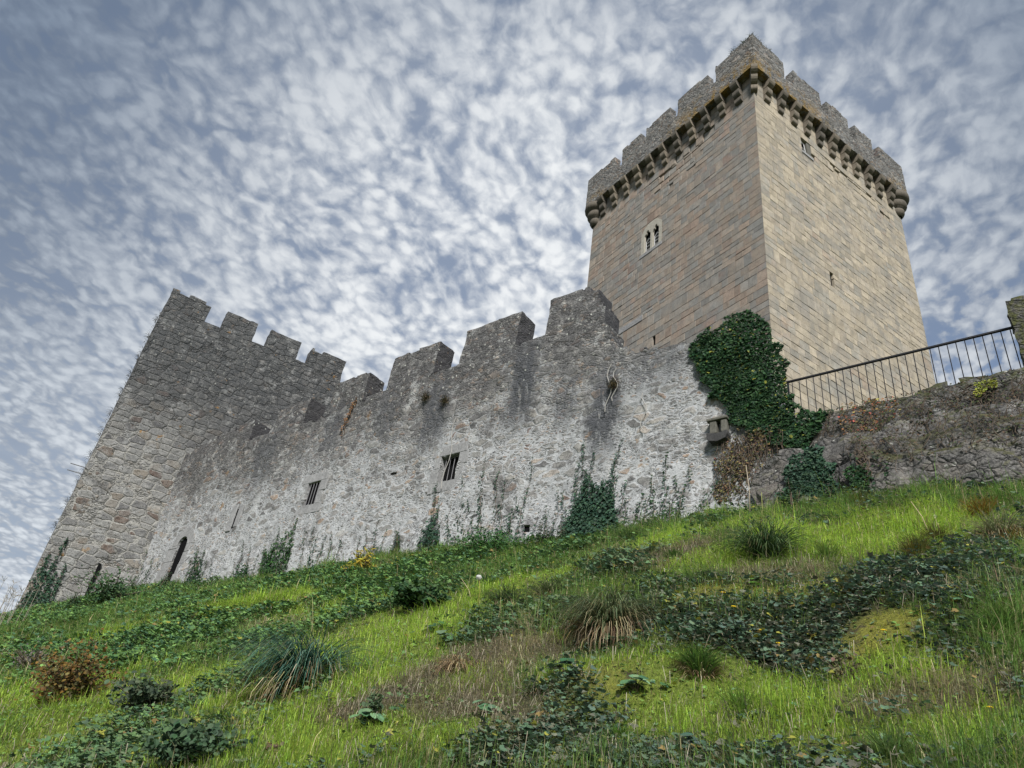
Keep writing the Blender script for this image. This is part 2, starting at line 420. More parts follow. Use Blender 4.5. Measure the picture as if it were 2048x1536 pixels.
M_ROCK = rubble('bed_rock', sc=(1.7, 1.7, 2.4), mortar=(.17, .165, .155), plaster=.52, wash=.5, top=(9.6, 4.5), lichen=.8, contrast=.8, orange=.25,
                stones=[(0, (.06, .06, .06)), (.3, (.12, .115, .105)), (.6, (.16, .15, .14)), (.85, (.11, .095, .08)), (1, (.2, .19, .175))], gap=.03, moss=.8)

def ashlar(name, tones, stain=1.0):
    """block colour comes from the mesh (r = tone pick, g = value jitter), stains from noise"""
    m, n = material(name)
    co = n.new('ShaderNodeTexCoord').outputs['Object']
    a = n.sep(n.attr('Col'))
    x, y, z = n.sep(co)[:3]
    fine = n.noise(co, 17, 6, .7); mid = n.noise(co, 3.1, 5, .6); bigN = n.noise(co, .42, 4, .6)
    tone = n.m('ADD', n.m('MULTIPLY_ADD', a[0], .48, .25), n.m('MULTIPLY', n.m('SUBTRACT', bigN, .5), 1.3), clamp=True)
    col = n.ramp(tone, tones)
    hs = n.new('ShaderNodeHueSaturation'); n.put(hs, 'Saturation', .86); n.put(hs, 'Color', col); col = hs.outputs[0]
    col = n.mix(1.0, col, n.mix(a[1], (.84, .84, .84), (1.13, 1.13, 1.13)), 'MULTIPLY')
    col = n.mix(1.0, col, n.ramp(fine, [(.25, .70), (.5, 1.0), (.75, 1.25)]), 'MULTIPLY')
    col = n.mix(1.0, col, n.ramp(mid, [(.3, .74), (.5, 1.0), (.7, 1.16)]), 'MULTIPLY')
    gr = n.step(n.noise(co, .55, 6, .72), .47, .64)
    col = n.mix(n.m('MULTIPLY', gr, .62 * stain), col, n.mix(fine, (.13, .13, .125), (.27, .265, .25)))
    # weather streaks running down
    st = n.step(n.noise(n.mapping(co, scale=(1.6, 1.6, .16)), 1.5, 5, .6), .53, .72)
    col = n.mix(n.m('MULTIPLY', st, .34 * stain), col, (.16, .155, .145))
    wt = n.m('MULTIPLY', n.step(n.noise(n.mapping(co, scale=(2.6, 2.6, .35)), 2.0, 6, .7), .60, .70), n.step(n.noise(co, .22, 2), .50, .6))
    col = n.mix(n.m('MULTIPLY', wt, .42), col, (.42, .40, .36))
    h = n.m('ADD', n.m('MULTIPLY', fine, .3), n.m('MULTIPLY', mid, .3))
    return finish(m, n, col, .92, h, .35, .03)
M_KEEP_R = ashlar('lit_face_ashlar', [(0, (.235, .205, .155)), (.2, (.32, .28, .21)), (.42, (.37, .315, .23)), (.58, (.335, .29, .225)), (.75, (.28, .265, .225)), (.88, (.33, .26, .195)), (1, (.39, .325, .22))], .9)  # right face: brighter, warmer palette with the light on it mixed in
M_KEEP_L = ashlar('shaded_face_ashlar', [(0, (.235, .17, .135)), (.2, (.265, .20, .155)), (.4, (.27, .225, .18)), (.55, (.24, .22, .195)), (.7, (.205, .205, .195)), (.85, (.25, .18, .145)), (1, (.32, .24, .155))], .8)  # left face: darker palette of the keep stone, its shade mixed in
def plain_stone(name, c1, c2, scale=9, rough=.9, bstr=.5, vary=False):
    m, n = material(name)
    co = n.new('ShaderNodeTexCoord').outputs['Object']
    fine = n.noise(co, scale * 3, 5, .7); mid = n.noise(co, scale * .5, 4, .6)
    if vary: mid = n.m('ADD', n.m('MULTIPLY', mid, .5), n.m('MULTIPLY', n.new('ShaderNodeObjectInfo').outputs['Random'], .6), clamp=True)
    col = n.mix(mid, c1, c2)
    col = n.mix(1.0, col, n.ramp(fine, [(.25, .6), (.5, 1.0), (.75, 1.3)]), 'MULTIPLY')
    return finish(m, n, col, rough, n.m('ADD', n.m('MULTIPLY', fine, .3), mid), bstr, .04)
M_CORBEL = plain_stone('corbel_stone', (.055, .053, .05), (.21, .18, .14), 3, vary=True)
M_SURR = plain_stone('pale_dressed_stone', (.30, .285, .245), (.40, .38, .33), 4)
M_JAMB = plain_stone('grey_dressed_stone', (.13, .13, .135), (.37, .375, .38), 5)
M_SPOUT = plain_stone('weathered_spout_stone', (.06, .06, .05), (.17, .165, .145), 5)
M_DARKST = plain_stone('dark_trough_stone', (.03, .03, .033), (.07, .07, .07), 5)  # darker stone tone for the trough
M_MORTAR = plain_stone('dark_joint_mortar', (.07, .062, .05), (.12, .105, .085), 5)
def flat(name, c, rough=.5, metal=0., spec=.4):
    m, n = material(name)
    co = n.new('ShaderNodeTexCoord').outputs['Object']
    k = n.noise(co, 30, 3, .6)
    col = n.mix(k, tuple(v * .8 for v in c), tuple(min(1, v * 1.2) for v in c))
    def ex(b): n.put(b, 'Metallic', metal)
    return finish(m, n, col, rough, extra=ex, spec=spec)
M_IRON = flat('painted_iron', (.012, .012, .016), .45)
M_BARS = flat('grey_window_bars', (.16, .16, .17), .5)
M_VOID = flat('recess_shade_black', (.008, .008, .009), .95, spec=.05)  # near-black colour standing in for the shade inside openings
M_GLASS = flat('dark_glass', (.010, .012, .016), .15)
M_WHITE = flat('white_painted_metal', (.62, .63, .64), .5)
M_TWIG = flat('woody_stem', (.11, .085, .065), .9)
M_PALEROOT = flat('bleached_root', (.36, .35, .33), .9)

def leafmat(name, rough=.55, trans=.25, spec=.35):
    m, n = material(name)
    c = n.attr('Col')
    k = n.noise(n.new('ShaderNodeTexCoord').outputs['Object'], 40, 2)
    c = n.mix(1.0, c, n.ramp(k, [(.3, .8), (.7, 1.18)]), 'MULTIPLY')
    b = n.new('ShaderNodeBsdfPrincipled'); n.put(b, 'Base Color', c); n.put(b, 'Roughness', rough); n.put(b, 'Specular IOR Level', spec)
    t = n.new('ShaderNodeBsdfTranslucent'); n.put(t, 0, c)
    mx = n.new('ShaderNodeMixShader'); n.put(mx, 0, trans)
    n.l.new(b.outputs[0], mx.inputs[1]); n.l.new(t.outputs[0], mx.inputs[2])
    o = n.new('ShaderNodeOutputMaterial'); n.l.new(mx.outputs[0], o.inputs[0])
    return m
M_LEAF = leafmat('broad_leaf', .62, .22, .22)
M_BLADE = leafmat('grass_blade', .6, .3, .25)
M_DRY = leafmat('dry_stem', .9, .1, .1)

# ------------------------------------------------------------------ masonry slab with openings and rough faces
def slab(name, xl, zl, mask, thick, ny, mat, parent, amp=.03, freq=2.2, origin=0.0, amp2=.015, bulge=None, seed=1, smooth=False):
    """mask[i,k] over cells of the x and z grid lines; local x along, y inward, z up"""
    xl = np.asarray(xl, float); zl = np.asarray(zl, float)
    nx, nz = len(xl) - 1, len(zl) - 1
    ids = -np.ones((nx + 1, nz + 1, ny + 1), np.int64)
    yl = origin + np.linspace(0, thick, ny + 1)
    quads = []
    I, Kk = np.nonzero(mask)
    for (i, k) in zip(I, Kk):
        quads.append(((i, k, 0), (i + 1, k, 0), (i + 1, k + 1, 0), (i, k + 1, 0)))
        quads.append(((i, k, ny), (i, k + 1, ny), (i + 1, k + 1, ny), (i + 1, k, ny)))
        for (di, dk) in ((1, 0), (-1, 0), (0, 1), (0, -1)):
            a, b = i + di, k + dk
            if 0 <= a < nx and 0 <= b < nz and mask[a, b]: continue
            for j in range(ny):
                if di == 1: q = ((i + 1, k, j), (i + 1, k, j + 1), (i + 1, k + 1, j + 1), (i + 1, k + 1, j))
                elif di == -1: q = ((i, k, j), (i, k + 1, j), (i, k + 1, j + 1), (i, k, j + 1))
                elif dk == 1: q = ((i, k + 1, j), (i + 1, k + 1, j), (i + 1, k + 1, j + 1), (i, k + 1, j + 1))
                else: q = ((i, k, j), (i, k, j + 1), (i + 1, k, j + 1), (i + 1, k, j))
                quads.append(q)
    Q = np.array(quads)
    key = (Q[..., 0] * (nz + 1) + Q[..., 1]) * (ny + 1) + Q[..., 2]
    uq, inv = np.unique(key.ravel(), return_inverse=True)
    ii = uq // ((nz + 1) * (ny + 1)); kk = (uq // (ny + 1)) % (nz + 1); jj = uq % (ny + 1)
    P = np.stack([xl[ii], yl[jj], zl[kk]], 1)
    D = np.stack([fbm(P * freq, 3, seed), fbm(P * freq, 3, seed + 40), fbm(P * freq, 3, seed + 80)], 1) * amp
    D += np.stack([fbm(P * freq * 4, 2, seed + 5), fbm(P * freq * 4, 2, seed + 45), fbm(P * freq * 4, 2, seed + 85)], 1) * amp2
    V = P + D
    if bulge is not None: V[:, 1] += bulge(P)
    me = mesh(name, V, quads=inv.reshape(-1, 4), smooth=smooth)
    return ob(name, me, mat, parent)
def lines(a, b, step, must=()):
    L = list(np.linspace(a, b, max(2, int(round((b - a) / step)) + 1)))
    for m_ in must:
        if a < m_ < b:
            i = int(np.argmin([abs(v - m_) for v in L])); 
            if 0 < i < len(L) - 1: L[i] = m_
            else: L.append(m_)
    return np.array(sorted(set(L)))

# ------------------------------------------------------------------ ground
def axis(lo, hi, fine_lo, fine_hi, st, ratio=1.25):
    L = list(np.arange(fine_lo, fine_hi + 1e-6, st))
    v, s = fine_lo, st
    while v > lo: s *= ratio; v -= s; L.append(v)
    v, s = fine_hi, st
    while v < hi: s *= ratio; v += s; L.append(v)
    return np.array(sorted(L))
gs = axis(-900, 900, -38, 8, .16); gw = axis(-900, 900, -1, 16.2, .13)
S, Wv = np.meshgrid(gs, gw, indexing='ij')
GXY = S[..., None] * SX[:2] + Wv[..., None] * NV[:2]
gx, gy = GXY[..., 0], GXY[..., 1]
gz = ground(gx, gy)

# cover types over the slope: 0 bright short grass, 1 mid grass, 2 leafy ivy/bramble, 3 dry thatch, 4 moss
SEEDS = []
def patch(px, py, r, ty, wgt=1.9):
    p = G(px, py); SEEDS.append((p[0], p[1], r, ty, wgt))
for a in [(700, 1290, 1.2), (450, 1215, 1.3), (150, 1470, .8), (560, 1460, .8), (900, 1225, 1.3), (620, 1240, 1.1), (330, 1390, .9), (720, 1500, .5), (1350, 1395, .6), (760, 1340, .8),
          (1480, 1370, .5), (950, 1345, .6), (1820, 1340, .5), (930, 1460, .35), (1450, 1120, 1.2), (1700, 1075, 1.2), (1320, 1090, 1.2), (1900, 1060, .9), (1930, 1480, .4), (60, 1430, .9), (1560, 1480, .35), (250, 1270, 1.0), (100, 1400, .9), (480, 1400, .5), (200, 1440, .6), (1050, 1180, .9), (560, 1210, .8)]:
    patch(a[0], a[1], a[2], 0)
for a in [(300, 1290, 1.3), (440, 1250, 1.0), (540, 1335, .7), (400, 1480, .6), (860, 1190, 1.1), (740, 1165, 1.3), (950, 1120, 1.4), (150, 1215, 1.6), (230, 1330, .8), (350, 1180, 1.6), (70, 1235, 1.6),
          (150, 1300, 1.0), (1600, 1250, .65), (1800, 1165, .7), (1230, 1240, .6), (1110, 1475, .45), (1330, 1500, .45), (1660, 1300, .6), (1160, 1430, .4), (1920, 1200, .5), (1460, 1280, .6), (260, 1500, .5), (1020, 1250, .7),
          (600, 1180, 1.4), (490, 1180, 1.4), (980, 1500, .3), (250, 1225, .8), (700, 1195, .9), (1080, 1125, .8), (400, 1330, .5), (300, 1450, .5), (60, 1290, .8), (640, 1400, .3), (800, 1480, .35), (1240, 1120, .9)]:
    patch(a[0], a[1], a[2], 2, 1.5 if a[0] < 1000 else 1.15)
for a in [(905, 1420, .45), (790, 1390, .5), (1010, 1450, .4), (1340, 1115, .8), (1580, 1140, .7), (310, 1385, .6), (1950, 1390, .4), (920, 1320, .5), (560, 1250, .7), (1750, 1420, .35), (1060, 1330, .4), (680, 1430, .35)]:
    patch(a[0], a[1], a[2], 3)
for a in [(1500, 1190, .6), (1570, 1180, .5), (1430, 1500, .25), (1790, 1240, .4), (1320, 1385, .3), (1730, 1270, .4), (1200, 1350, .4)]:
    patch(a[0], a[1], a[2], 4, 1.4)
SEEDS = np.array(SEEDS)
def cover(x, y):
    P = np.stack([x, y, 0 * x], -1)
    Wt = np.zeros(x.shape + (5,))
    base = [.42, .84, .60, .36, .22]
    for t in range(5):
        Wt[..., t] = base[t] + 1.0 * fbm(P / (1.5, .9, .9)[t % 3], 5, 100 + t * 13, .72)
    hf = fbm(P / .42, 3, 901, .6); hf2 = fbm(P / .9, 3, 911, .6)
    Wt[..., 2] += .55 * hf - .35 * np.abs(hf2); Wt[..., 4] -= .35 * hf; Wt[..., 0] -= .30 * hf; Wt[..., 1] += .25 * hf2
    s_ = x * SX[0] + y * SX[1]
    Wt[..., 4] += .22 * np.clip((s_ + 6) / 5, 0, 1)
    for (sx, sy, r, ty, wg) in SEEDS:
        d2 = ((x - sx) ** 2 + (y - sy) ** 2) / (r * r)
        Wt[..., int(ty)] += .62 * wg * np.exp(-d2 * .9)
    return Wt
near = (gs > -40) & (gs < 12); neaw = (gw > -2) & (gw < 17)
Cg = np.full(gx.shape + (3,), .05)
Cg[...] = (.055, .075, .022)
SOIL = np.array([(.19, .25, .045), (.10, .15, .04), (.045, .055, .028), (.13, .115, .075), (.22, .22, .04)])
sub = np.ix_(np.nonzero(near)[0], np.nonzero(neaw)[0])
Wt = cover(gx[sub], gy[sub])
e_ = np.exp(6 * (Wt - Wt.max(-1, keepdims=True))); e_ /= e_.sum(-1, keepdims=True)
Cg[sub] = e_ @ SOIL
n0, n1 = gx.shape
idx = np.arange(n0 * n1).reshape(n0, n1)
quads = np.stack([idx[:-1, :-1], idx[1:, :-1], idx[1:, 1:], idx[:-1, 1:]], -1).reshape(-1, 4)
mg, n = material('hillside_soil')
co = n.new('ShaderNodeTexCoord').outputs['Object']
fine = n.noise(co, 22, 6, .75)
c = n.mix(1.0, n.attr('Col'), n.ramp(fine, [(.25, .35), (.5, .95), (.75, 1.6)]), 'MULTIPLY')
c = n.mix(n.step(n.noise(co, 3.1, 5, .7), .55, .68), c, n.mix(fine, (.03, .024, .017), (.10, .08, .055)))
finish(mg, n, c, .95, n.m('ADD', fine, n.noise(co, 6, 4)), .9, .08)
gme = mesh('hillside_ground', np.stack([gx, gy, gz], -1), quads=quads, col=Cg.reshape(-1, 3), smooth=True)
tag(ob('hillside_ground', gme, mg), 'steep grassy hillside below the castle walls', 'ground', kind='structure')

# ------------------------------------------------------------------ curtain wall
wall = tag(empty('curtain_wall', tuple(NV * D0), WALL_RZ), 'long pale rubble curtain wall with five square merlons and two barred windows', 'castle wall')
def wall_top(x):
    """height of the wall's front face at x, following merlons and the ruined right end"""
    pts = [(-34.5, 14.45), (-33.4, 14.75), (-32.2, 15.0), (-28.21, 15.25)]
    if x < -28.21: return np.interp(x, [p[0] for p in pts], [p[1] for p in pts])
    if x < -26.55: return 14.25
    if x < -24.5: return 15.42
    if x < -23.1: return 14.2
    if x < -20.96: return 15.7
    if x < -19.7: return 14.42
    if x < -17.27: return 15.93
    if x < -15.97: return 14.47
    if x < -13.54: return 15.95
    if x < -12.31: return 14.45
    pts = [(-12.31, 15.95), (-11.2, 15.97), (-10.85, 15.88), (-10.75, 15.65), (-10.45, 15.5), (-10.33, 15.0), (-10.12, 14.9), (-10.08, 14.3), (-9.92, 14.2), (-9.90, 13.7), (-9.75, 13.55), (-9.72, 13.0), (-9.45, 12.95), (-9.0, 12.9),
           (-8.5, 12.62), (-8.2, 12.55), (-7.7, 12.5), (-7.2, 12.48), (-6.6, 12.5), (-6.1, 12.45), (-5.8, 12.1), (-5.5, 11.5), (-5.3, 10.7), (-5.1, 9.9), (-4.75, 9.3)]
    return np.interp(x, [p[0] for p in pts], [p[1] for p in pts])
must_x = [-28.21, -26.55, -24.5, -23.1, -20.96, -19.7, -17.27, -15.97, -13.54, -12.31, -9.44,
          -15.98, -15.19, -22.83, -22.10, -31.1, -30.35, -27.28, -27.16]
xl = lines(-34.6, -4.7, .11, must_x)
zl = lines(6.2, 16.05, .105, [14.25, 14.45, 15.42, 15.7, 15.93, 10.82, 9.87, 11.13, 10.18])
xm = (xl[:-1] + xl[1:]) / 2; zm = (zl[:-1] + zl[1:]) / 2
topz = np.array([float(wall_top(v)) for v in xm])
rag = np.where(xm > -11.3, .13, .012)
topz = topz + rag * fbm(np.stack([xm * 2.3, 0 * xm, 0 * xm], -1), 3, 77) * 2
topz = topz - .12 * (vnoise(np.stack([xm * 2.1, 0 * xm, 0 * xm], -1), 5) > .38)
mask = zm[None, :] < topz[:, None]
HOLES = [(-15.98, -15.19, 9.87, 10.82), (-22.83, -22.10, 10.18, 11.13), (-27.28, -27.16, 9.98, 10.72), (-12.2, -11.98, 7.62, 7.86), (-18.3, -18.05, 10.62, 10.75)]
for (a, b, c_, d_) in HOLES:
    mask &= ~((xm[:, None] > a) & (xm[:, None] < b) & (zm[None, :] > c_) & (zm[None, :] < d_))
# round-headed doorway
DX0, DX1, DSP = -31.1, -30.35, 9.72
rad = (DX1 - DX0) / 2; dcx = (DX0 + DX1) / 2
mask &= ~((xm[:, None] > DX0) & (xm[:, None] < DX1) & (zm[None, :] < DSP))
mask &= ~(((xm[:, None] - dcx) ** 2 + (zm[None, :] - DSP) ** 2) < rad ** 2)
def wall_bulge(P):
    return -.25 * np.clip((9.2 - P[:, 2]) / 2.2, 0, 1) ** 2 * (P[:, 1] < .3) + .10 * fbm(np.stack([P[:, 0], 0 * P[:, 1], P[:, 2]], 1) * .35, 2, 31)
def by(x, z): return float(wall_bulge(np.array([[x, 0., z]]))[0])
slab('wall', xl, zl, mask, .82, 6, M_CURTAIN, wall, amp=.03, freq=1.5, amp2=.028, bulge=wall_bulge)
# near-black blocks set in the openings paint the shade of their depth
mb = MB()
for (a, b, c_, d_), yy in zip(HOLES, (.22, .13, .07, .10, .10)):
    yy += by(a, c_); mb = MB(); mb.box(a - .12, b + .12, yy, .70, c_ - .1, d_ + .1); mb.build('recess_shade', M_VOID, wall)
mb = MB(); mb.box(DX0 - .1, DX1 + .1, .12 + by(DX0, 8.6), .70, 7.0, 10.3); mb.build('recess_shade', M_VOID, wall)
def barred_window(a, b, c_, d_, nb, yb):
    o = by((a + b) / 2, (c_ + d_) / 2); yb += o
    m_ = MB(); m_.box(a - .38, b + .30, -.012 + o, .20, d_, d_ + .36)
    lint = m_.build('window', M_JAMB, wall, bevel=.02)
    m_ = MB(); m_.box(a - .30, b + .42, -.014 + o, .20, c_ - .34, c_); ob('sill', m_.mesh('sill'), M_JAMB, lint)
    zc_ = (c_ + d_) / 2 + .04
    for (x0, x1, z0, z1) in ((a - .34, a, c_, zc_), (a - .22, a, zc_, d_), (b, b + .26, c_, zc_), (b, b + .38, zc_, d_)):
        m_ = MB(); m_.box(x0, x1, -.013 + o, .42, z0 + .006, z1 - .006)
        m_.build('jamb', M_JAMB, lint, bevel=.02)
    for k in range(nb):
        xx = a + (b - a) * (k + .75) / (nb + .35)
        m_ = MB(); m_.tube([(xx, yb, c_ - .03), (xx, yb, d_ + .03)], .014, 8); ob('bar', m_.mesh('bar'), M_BARS, lint)
barred_window(-15.98, -15.19, 9.87, 10.82, 4, .12)
barred_window(-22.83, -22.10, 10.18, 11.13, 4, .05)
# doorway with dressed arch stones
m_ = MB()
nseg = 12
ring = []
for k in range(nseg + 1):
    a = math.pi * k / nseg
    ring.append((dcx - math.cos(a) * rad, DSP + math.sin(a) * rad, dcx - math.cos(a) * (rad + .42), DSP + math.sin(a) * (rad + .42)))
for k in range(nseg):
    p, q = ring[k], ring[k + 1]
    yo_ = by(dcx, DSP) - .035
    V = [(p[0], yo_, p[1]), (q[0], yo_, q[1]), (q[2], yo_, q[3]), (p[2], yo_, p[3]), (p[0], .5, p[1]), (q[0], .5, q[1]), (q[2], .5, q[3]), (p[2], .5, p[3])]
    m_.add(V, [(0, 1, 2, 3), (4, 7, 6, 5), (0, 4, 5, 1), (3, 2, 6, 7), (0, 3, 7, 4), (1, 5, 6, 2)])
arch = m_.build('doorway', M_JAMB, wall)
for (x0, x1) in ((DX0 - .62, DX0), (DX1, DX1 + .4)):
    zz = 7.0
    k = 0
    while zz < DSP - .01:
        z2 = min(DSP, zz + random.uniform(.38, .6))
        o_ = random.uniform(0, .22) * (k % 2)
        m_ = MB()
        yj = by(dcx, (zz + z2) / 2) - .035
        if x0 < DX0: m_.box(x0 + o_, x1, yj, .5, zz + .008, z2 - .008)
        else: m_.box(x0, x1 - o_, yj, .5, zz + .008, z2 - .008)
        m_.build('jamb', M_JAMB, arch, bevel=.02); zz = z2; k += 1
# grey dressed slab round the slit
bs = by(-27.2, 10.4)
m_ = MB(); m_.box(-27.62, -27.29, bs - .03, .2, 9.85, 11.0); m_.build('slit_jamb', M_JAMB, wall, bevel=.03)
m_ = MB(); m_.box(-27.15, -26.86, bs - .02, .2, 10.0, 10.95); m_.build('slit_jamb', M_JAMB, wall, bevel=.02)
m_ = MB(); m_.box(-27.285, -27.155, bs + .01, .4, 9.98, 10.9); m_.build('slit', M_VOID, wall)  # near-black block painted as the shade within the slit
# stone spout box near the ivy
sp = tag(empty('stone_spout', tuple(w2(-6.5, 0, 9.28)), WALL_RZ), 'small stone box spout jutting from the wall below the ivy', 'stone spout')
m_ = MB(); m_.box(-.42, .36, -.36, .1, .60, .70); m_.build('cap_slab', M_SPOUT, sp, bevel=.03)
for (a, b) in ((-.32, -.06), (.10, .32)):
    m_ = MB(); m_.box(a, b, -.30, .1, .16, .597); m_.build('cheek_stone', M_SPOUT, sp, bevel=.04)
m_ = MB()
pr_ = [(-.40, .0), (-.32, -.14), (0, -.2), (.30, -.13), (.38, .02), (.36, .15), (.22, .10), (0, .08), (-.25, .12), (-.38, .17)]
nn_ = len(pr_)
m_.add([(a, -.42, b + .02) for a, b in pr_] + [(a, .1, b + .02) for a, b in pr_],
       [tuple(range(nn_))[::-1], tuple(range(nn_, 2 * nn_))] + [(i, (i + 1) % nn_, nn_ + (i + 1) % nn_, nn_ + i) for i in range(nn_)])
m_.build('trough', M_DARKST, sp, bevel=.02)

sp.scale = (.68, .55, .80)

# ------------------------------------------------------------------ right-hand retaining wall, rock and pillar
rw = tag(empty('retaining_wall', tuple(NV * D0), WALL_RZ), 'low dark mossy rubble wall below the iron railing', 'stone wall')
xl = lines(-5.3, 4.0, .11); zl = lines(6.2, 10.0, .10)
xm = (xl[:-1] + xl[1:]) / 2; zm = (zl[:-1] + zl[1:]) / 2
tz = np.interp(xm, [-5.3, -4.9, -4.4, -3.8, -3.3, -2.5, -1.7, -1.0, -.3, 4], [9.0, 9.15, 9.3, 9.42, 9.42, 9.43, 9.49, 9.45, 9.52, 9.5]) + .07 * fbm(np.stack([xm * 2, 0 * xm, 0 * xm], -1), 3, 8)
mask = zm[None, :] < tz[:, None]
slab('wall', xl, zl, mask, .8, 5, M_RETAIN, rw, amp=.11, freq=1.4, amp2=.06, seed=21, origin=-.02)
# protruding rock footing with a ledge
xl = lines(-5.6, 4.0, .10); zl = lines(6.0, 9.0, .10)
xm = (xl[:-1] + xl[1:]) / 2; zm = (zl[:-1] + zl[1:]) / 2
tz = np.interp(xm, [-5.6, -5.2, -4.4, -3.83, -3.1, -1.8, -.8, 4], [7.9, 8.3, 8.45, 8.5, 8.68, 8.74, 8.68, 8.7]) + .06 * fbm(np.stack([xm * 1.7, 0 * xm, 0 * xm], -1), 3, 18)
mask = zm[None, :] < tz[:, None]
slab('rock_footing', xl, zl, mask, .6, 5, M_ROCK, rw, amp=.20, freq=.9, amp2=.11, seed=51, origin=-.28, smooth=False,
     bulge=lambda P: (-.40 * np.clip((8.6 - P[:, 2]) / 1.6, 0, 1) + .22 * fbm(P * .8, 3, 61)) * (P[:, 1] < .1))
pl = tag(empty('stone_pillar', tuple(w2(-.25, 0, 0)), WALL_RZ), 'dark rough stone pillar at the right end of the railing', 'stone pillar')
xl = lines(0, 1.3, .10); zl = lines(9.3, 11.23, .10)
mask = np.ones((len(xl) - 1, len(zl) - 1), bool); mask[0, -1] = False
slab('masonry', xl, zl, mask, .7, 5, M_RETAIN, pl, amp=.07, freq=1.8, amp2=.04, seed=71, origin=.02)

# ------------------------------------------------------------------ railing
rl = tag(empty('iron_railing', tuple(w2(0, .3, 0)), WALL_RZ), 'black iron railing with thin upright bars on top of the low wall', 'railing')
m_ = MB(); m_.box(-4.95, -.05, -.028, .028, 10.655, 10.70); m_.build('top_rail', M_IRON, rl, bevel=.008)
m_ = MB(); m_.box(-4.92, -4.88, -.02, .02, 8.8, 10.653); m_.build('end_post', M_IRON, rl)
for k in range(28):
    xx = -4.80 + k * (4.50 / 27)
    m_ = MB(); m_.tube([(xx, 0, 9.15), (xx, 0, 10.654)], .0105, 6)
    ob('baluster', m_.mesh('baluster'), M_IRON, rl)

# ------------------------------------------------------------------ corner tower on the left
FD = np.array([math.sin(R_(62.4)), math.cos(R_(62.4)), 0]); FRZ = math.atan2(FD[1], FD[0])
J = np.array([-14.98, 33.595, 0])
tw = tag(empty('corner_tower', tuple(J), FRZ), 'tall dark lichened corner tower with four merlons at the left end of the wall', 'castle tower')
ML = [(-3.72, -1.69), (-.85, .86), (1.62, 3.35), (4.02, 6.05)]
def tower_face(name, L0, L1, mer, th=.9, seed=3, z0=4.5, step=.17, rot=0, off=(0, 0)):
    must = [v for ab in mer for v in ab]
    xl = lines(L0, L1, step, must); zl = lines(z0, 23.1, step, [21.93])
    xm = (xl[:-1] + xl[1:]) / 2; zm = (zl[:-1] + zl[1:]) / 2
    tz = np.full(len(xm), 21.93)
    for (a, b) in mer: tz[(xm > a) & (xm < b)] = 23.1
    tz = tz - .18 * (vnoise(np.stack([xm * 1.6 + seed, 0 * xm, 0 * xm], -1), 6) > .35)
    o = slab(name, xl, zl, zm[None, :] < tz[:, None], th, 5, M_TOWER, tw, amp=.035, freq=1.3, amp2=.03, seed=seed)
    o.rotation_euler = (0, 0, rot); o.location = (off[0], off[1], 0)
    return o
tower_face('wall', -3.72, 6.05, ML)

tower_face('wall', 0, 9.5, [(0, 2.0), (2.8, 4.6), (5.4, 7.2), (8, 9.5)], seed=13, step=.25, rot=R_(-90 + 2.6) + math.pi, off=(-3.70 + .02, 9.5)) if False else None
def tower_side(name, p0, p1, seed):
    v = np.array(p1, float) - np.array(p0, float); L = np.linalg.norm(v)
    nm = max(1, int(L // 2.7)); mer = [(k * L / nm, k * L / nm + L / nm * .68) for k in range(nm)]
    return tower_face(name, 0, L, mer, seed=seed, step=.26, rot=math.atan2(v[1], v[0]), off=p0)
tower_side('wall', (-4.12, 9.6), (-3.74, .04), 23)
tower_side('wall', (6.04, .06), (6.04, 9.6), 33)
tower_side('wall', (6.0, 9.62), (-4.08, 9.62), 43)
m_ = MB(); m_.box(-3.2, 5.5, .8, 9.0, 20.6, 20.9); m_.build('roof_deck', M_CORBEL, tw)
# little rusty pins sticking out near the left edge
m_ = MB()
for dz_ in (0, .32): m_.tube([(-3.7, -.02, 12.2 + dz_), (-4.35, -.12, 12.15 + dz_)], .02, 6)
m_.build('iron_pin', M_BARS, tw)
# narrow slot by the foot, drawn as a near-black block of painted shade
m_ = MB(); m_.box(-1.62, -1.5, -.10, .1, 7.3, 8.7); m_.build('slot', M_VOID, tw)

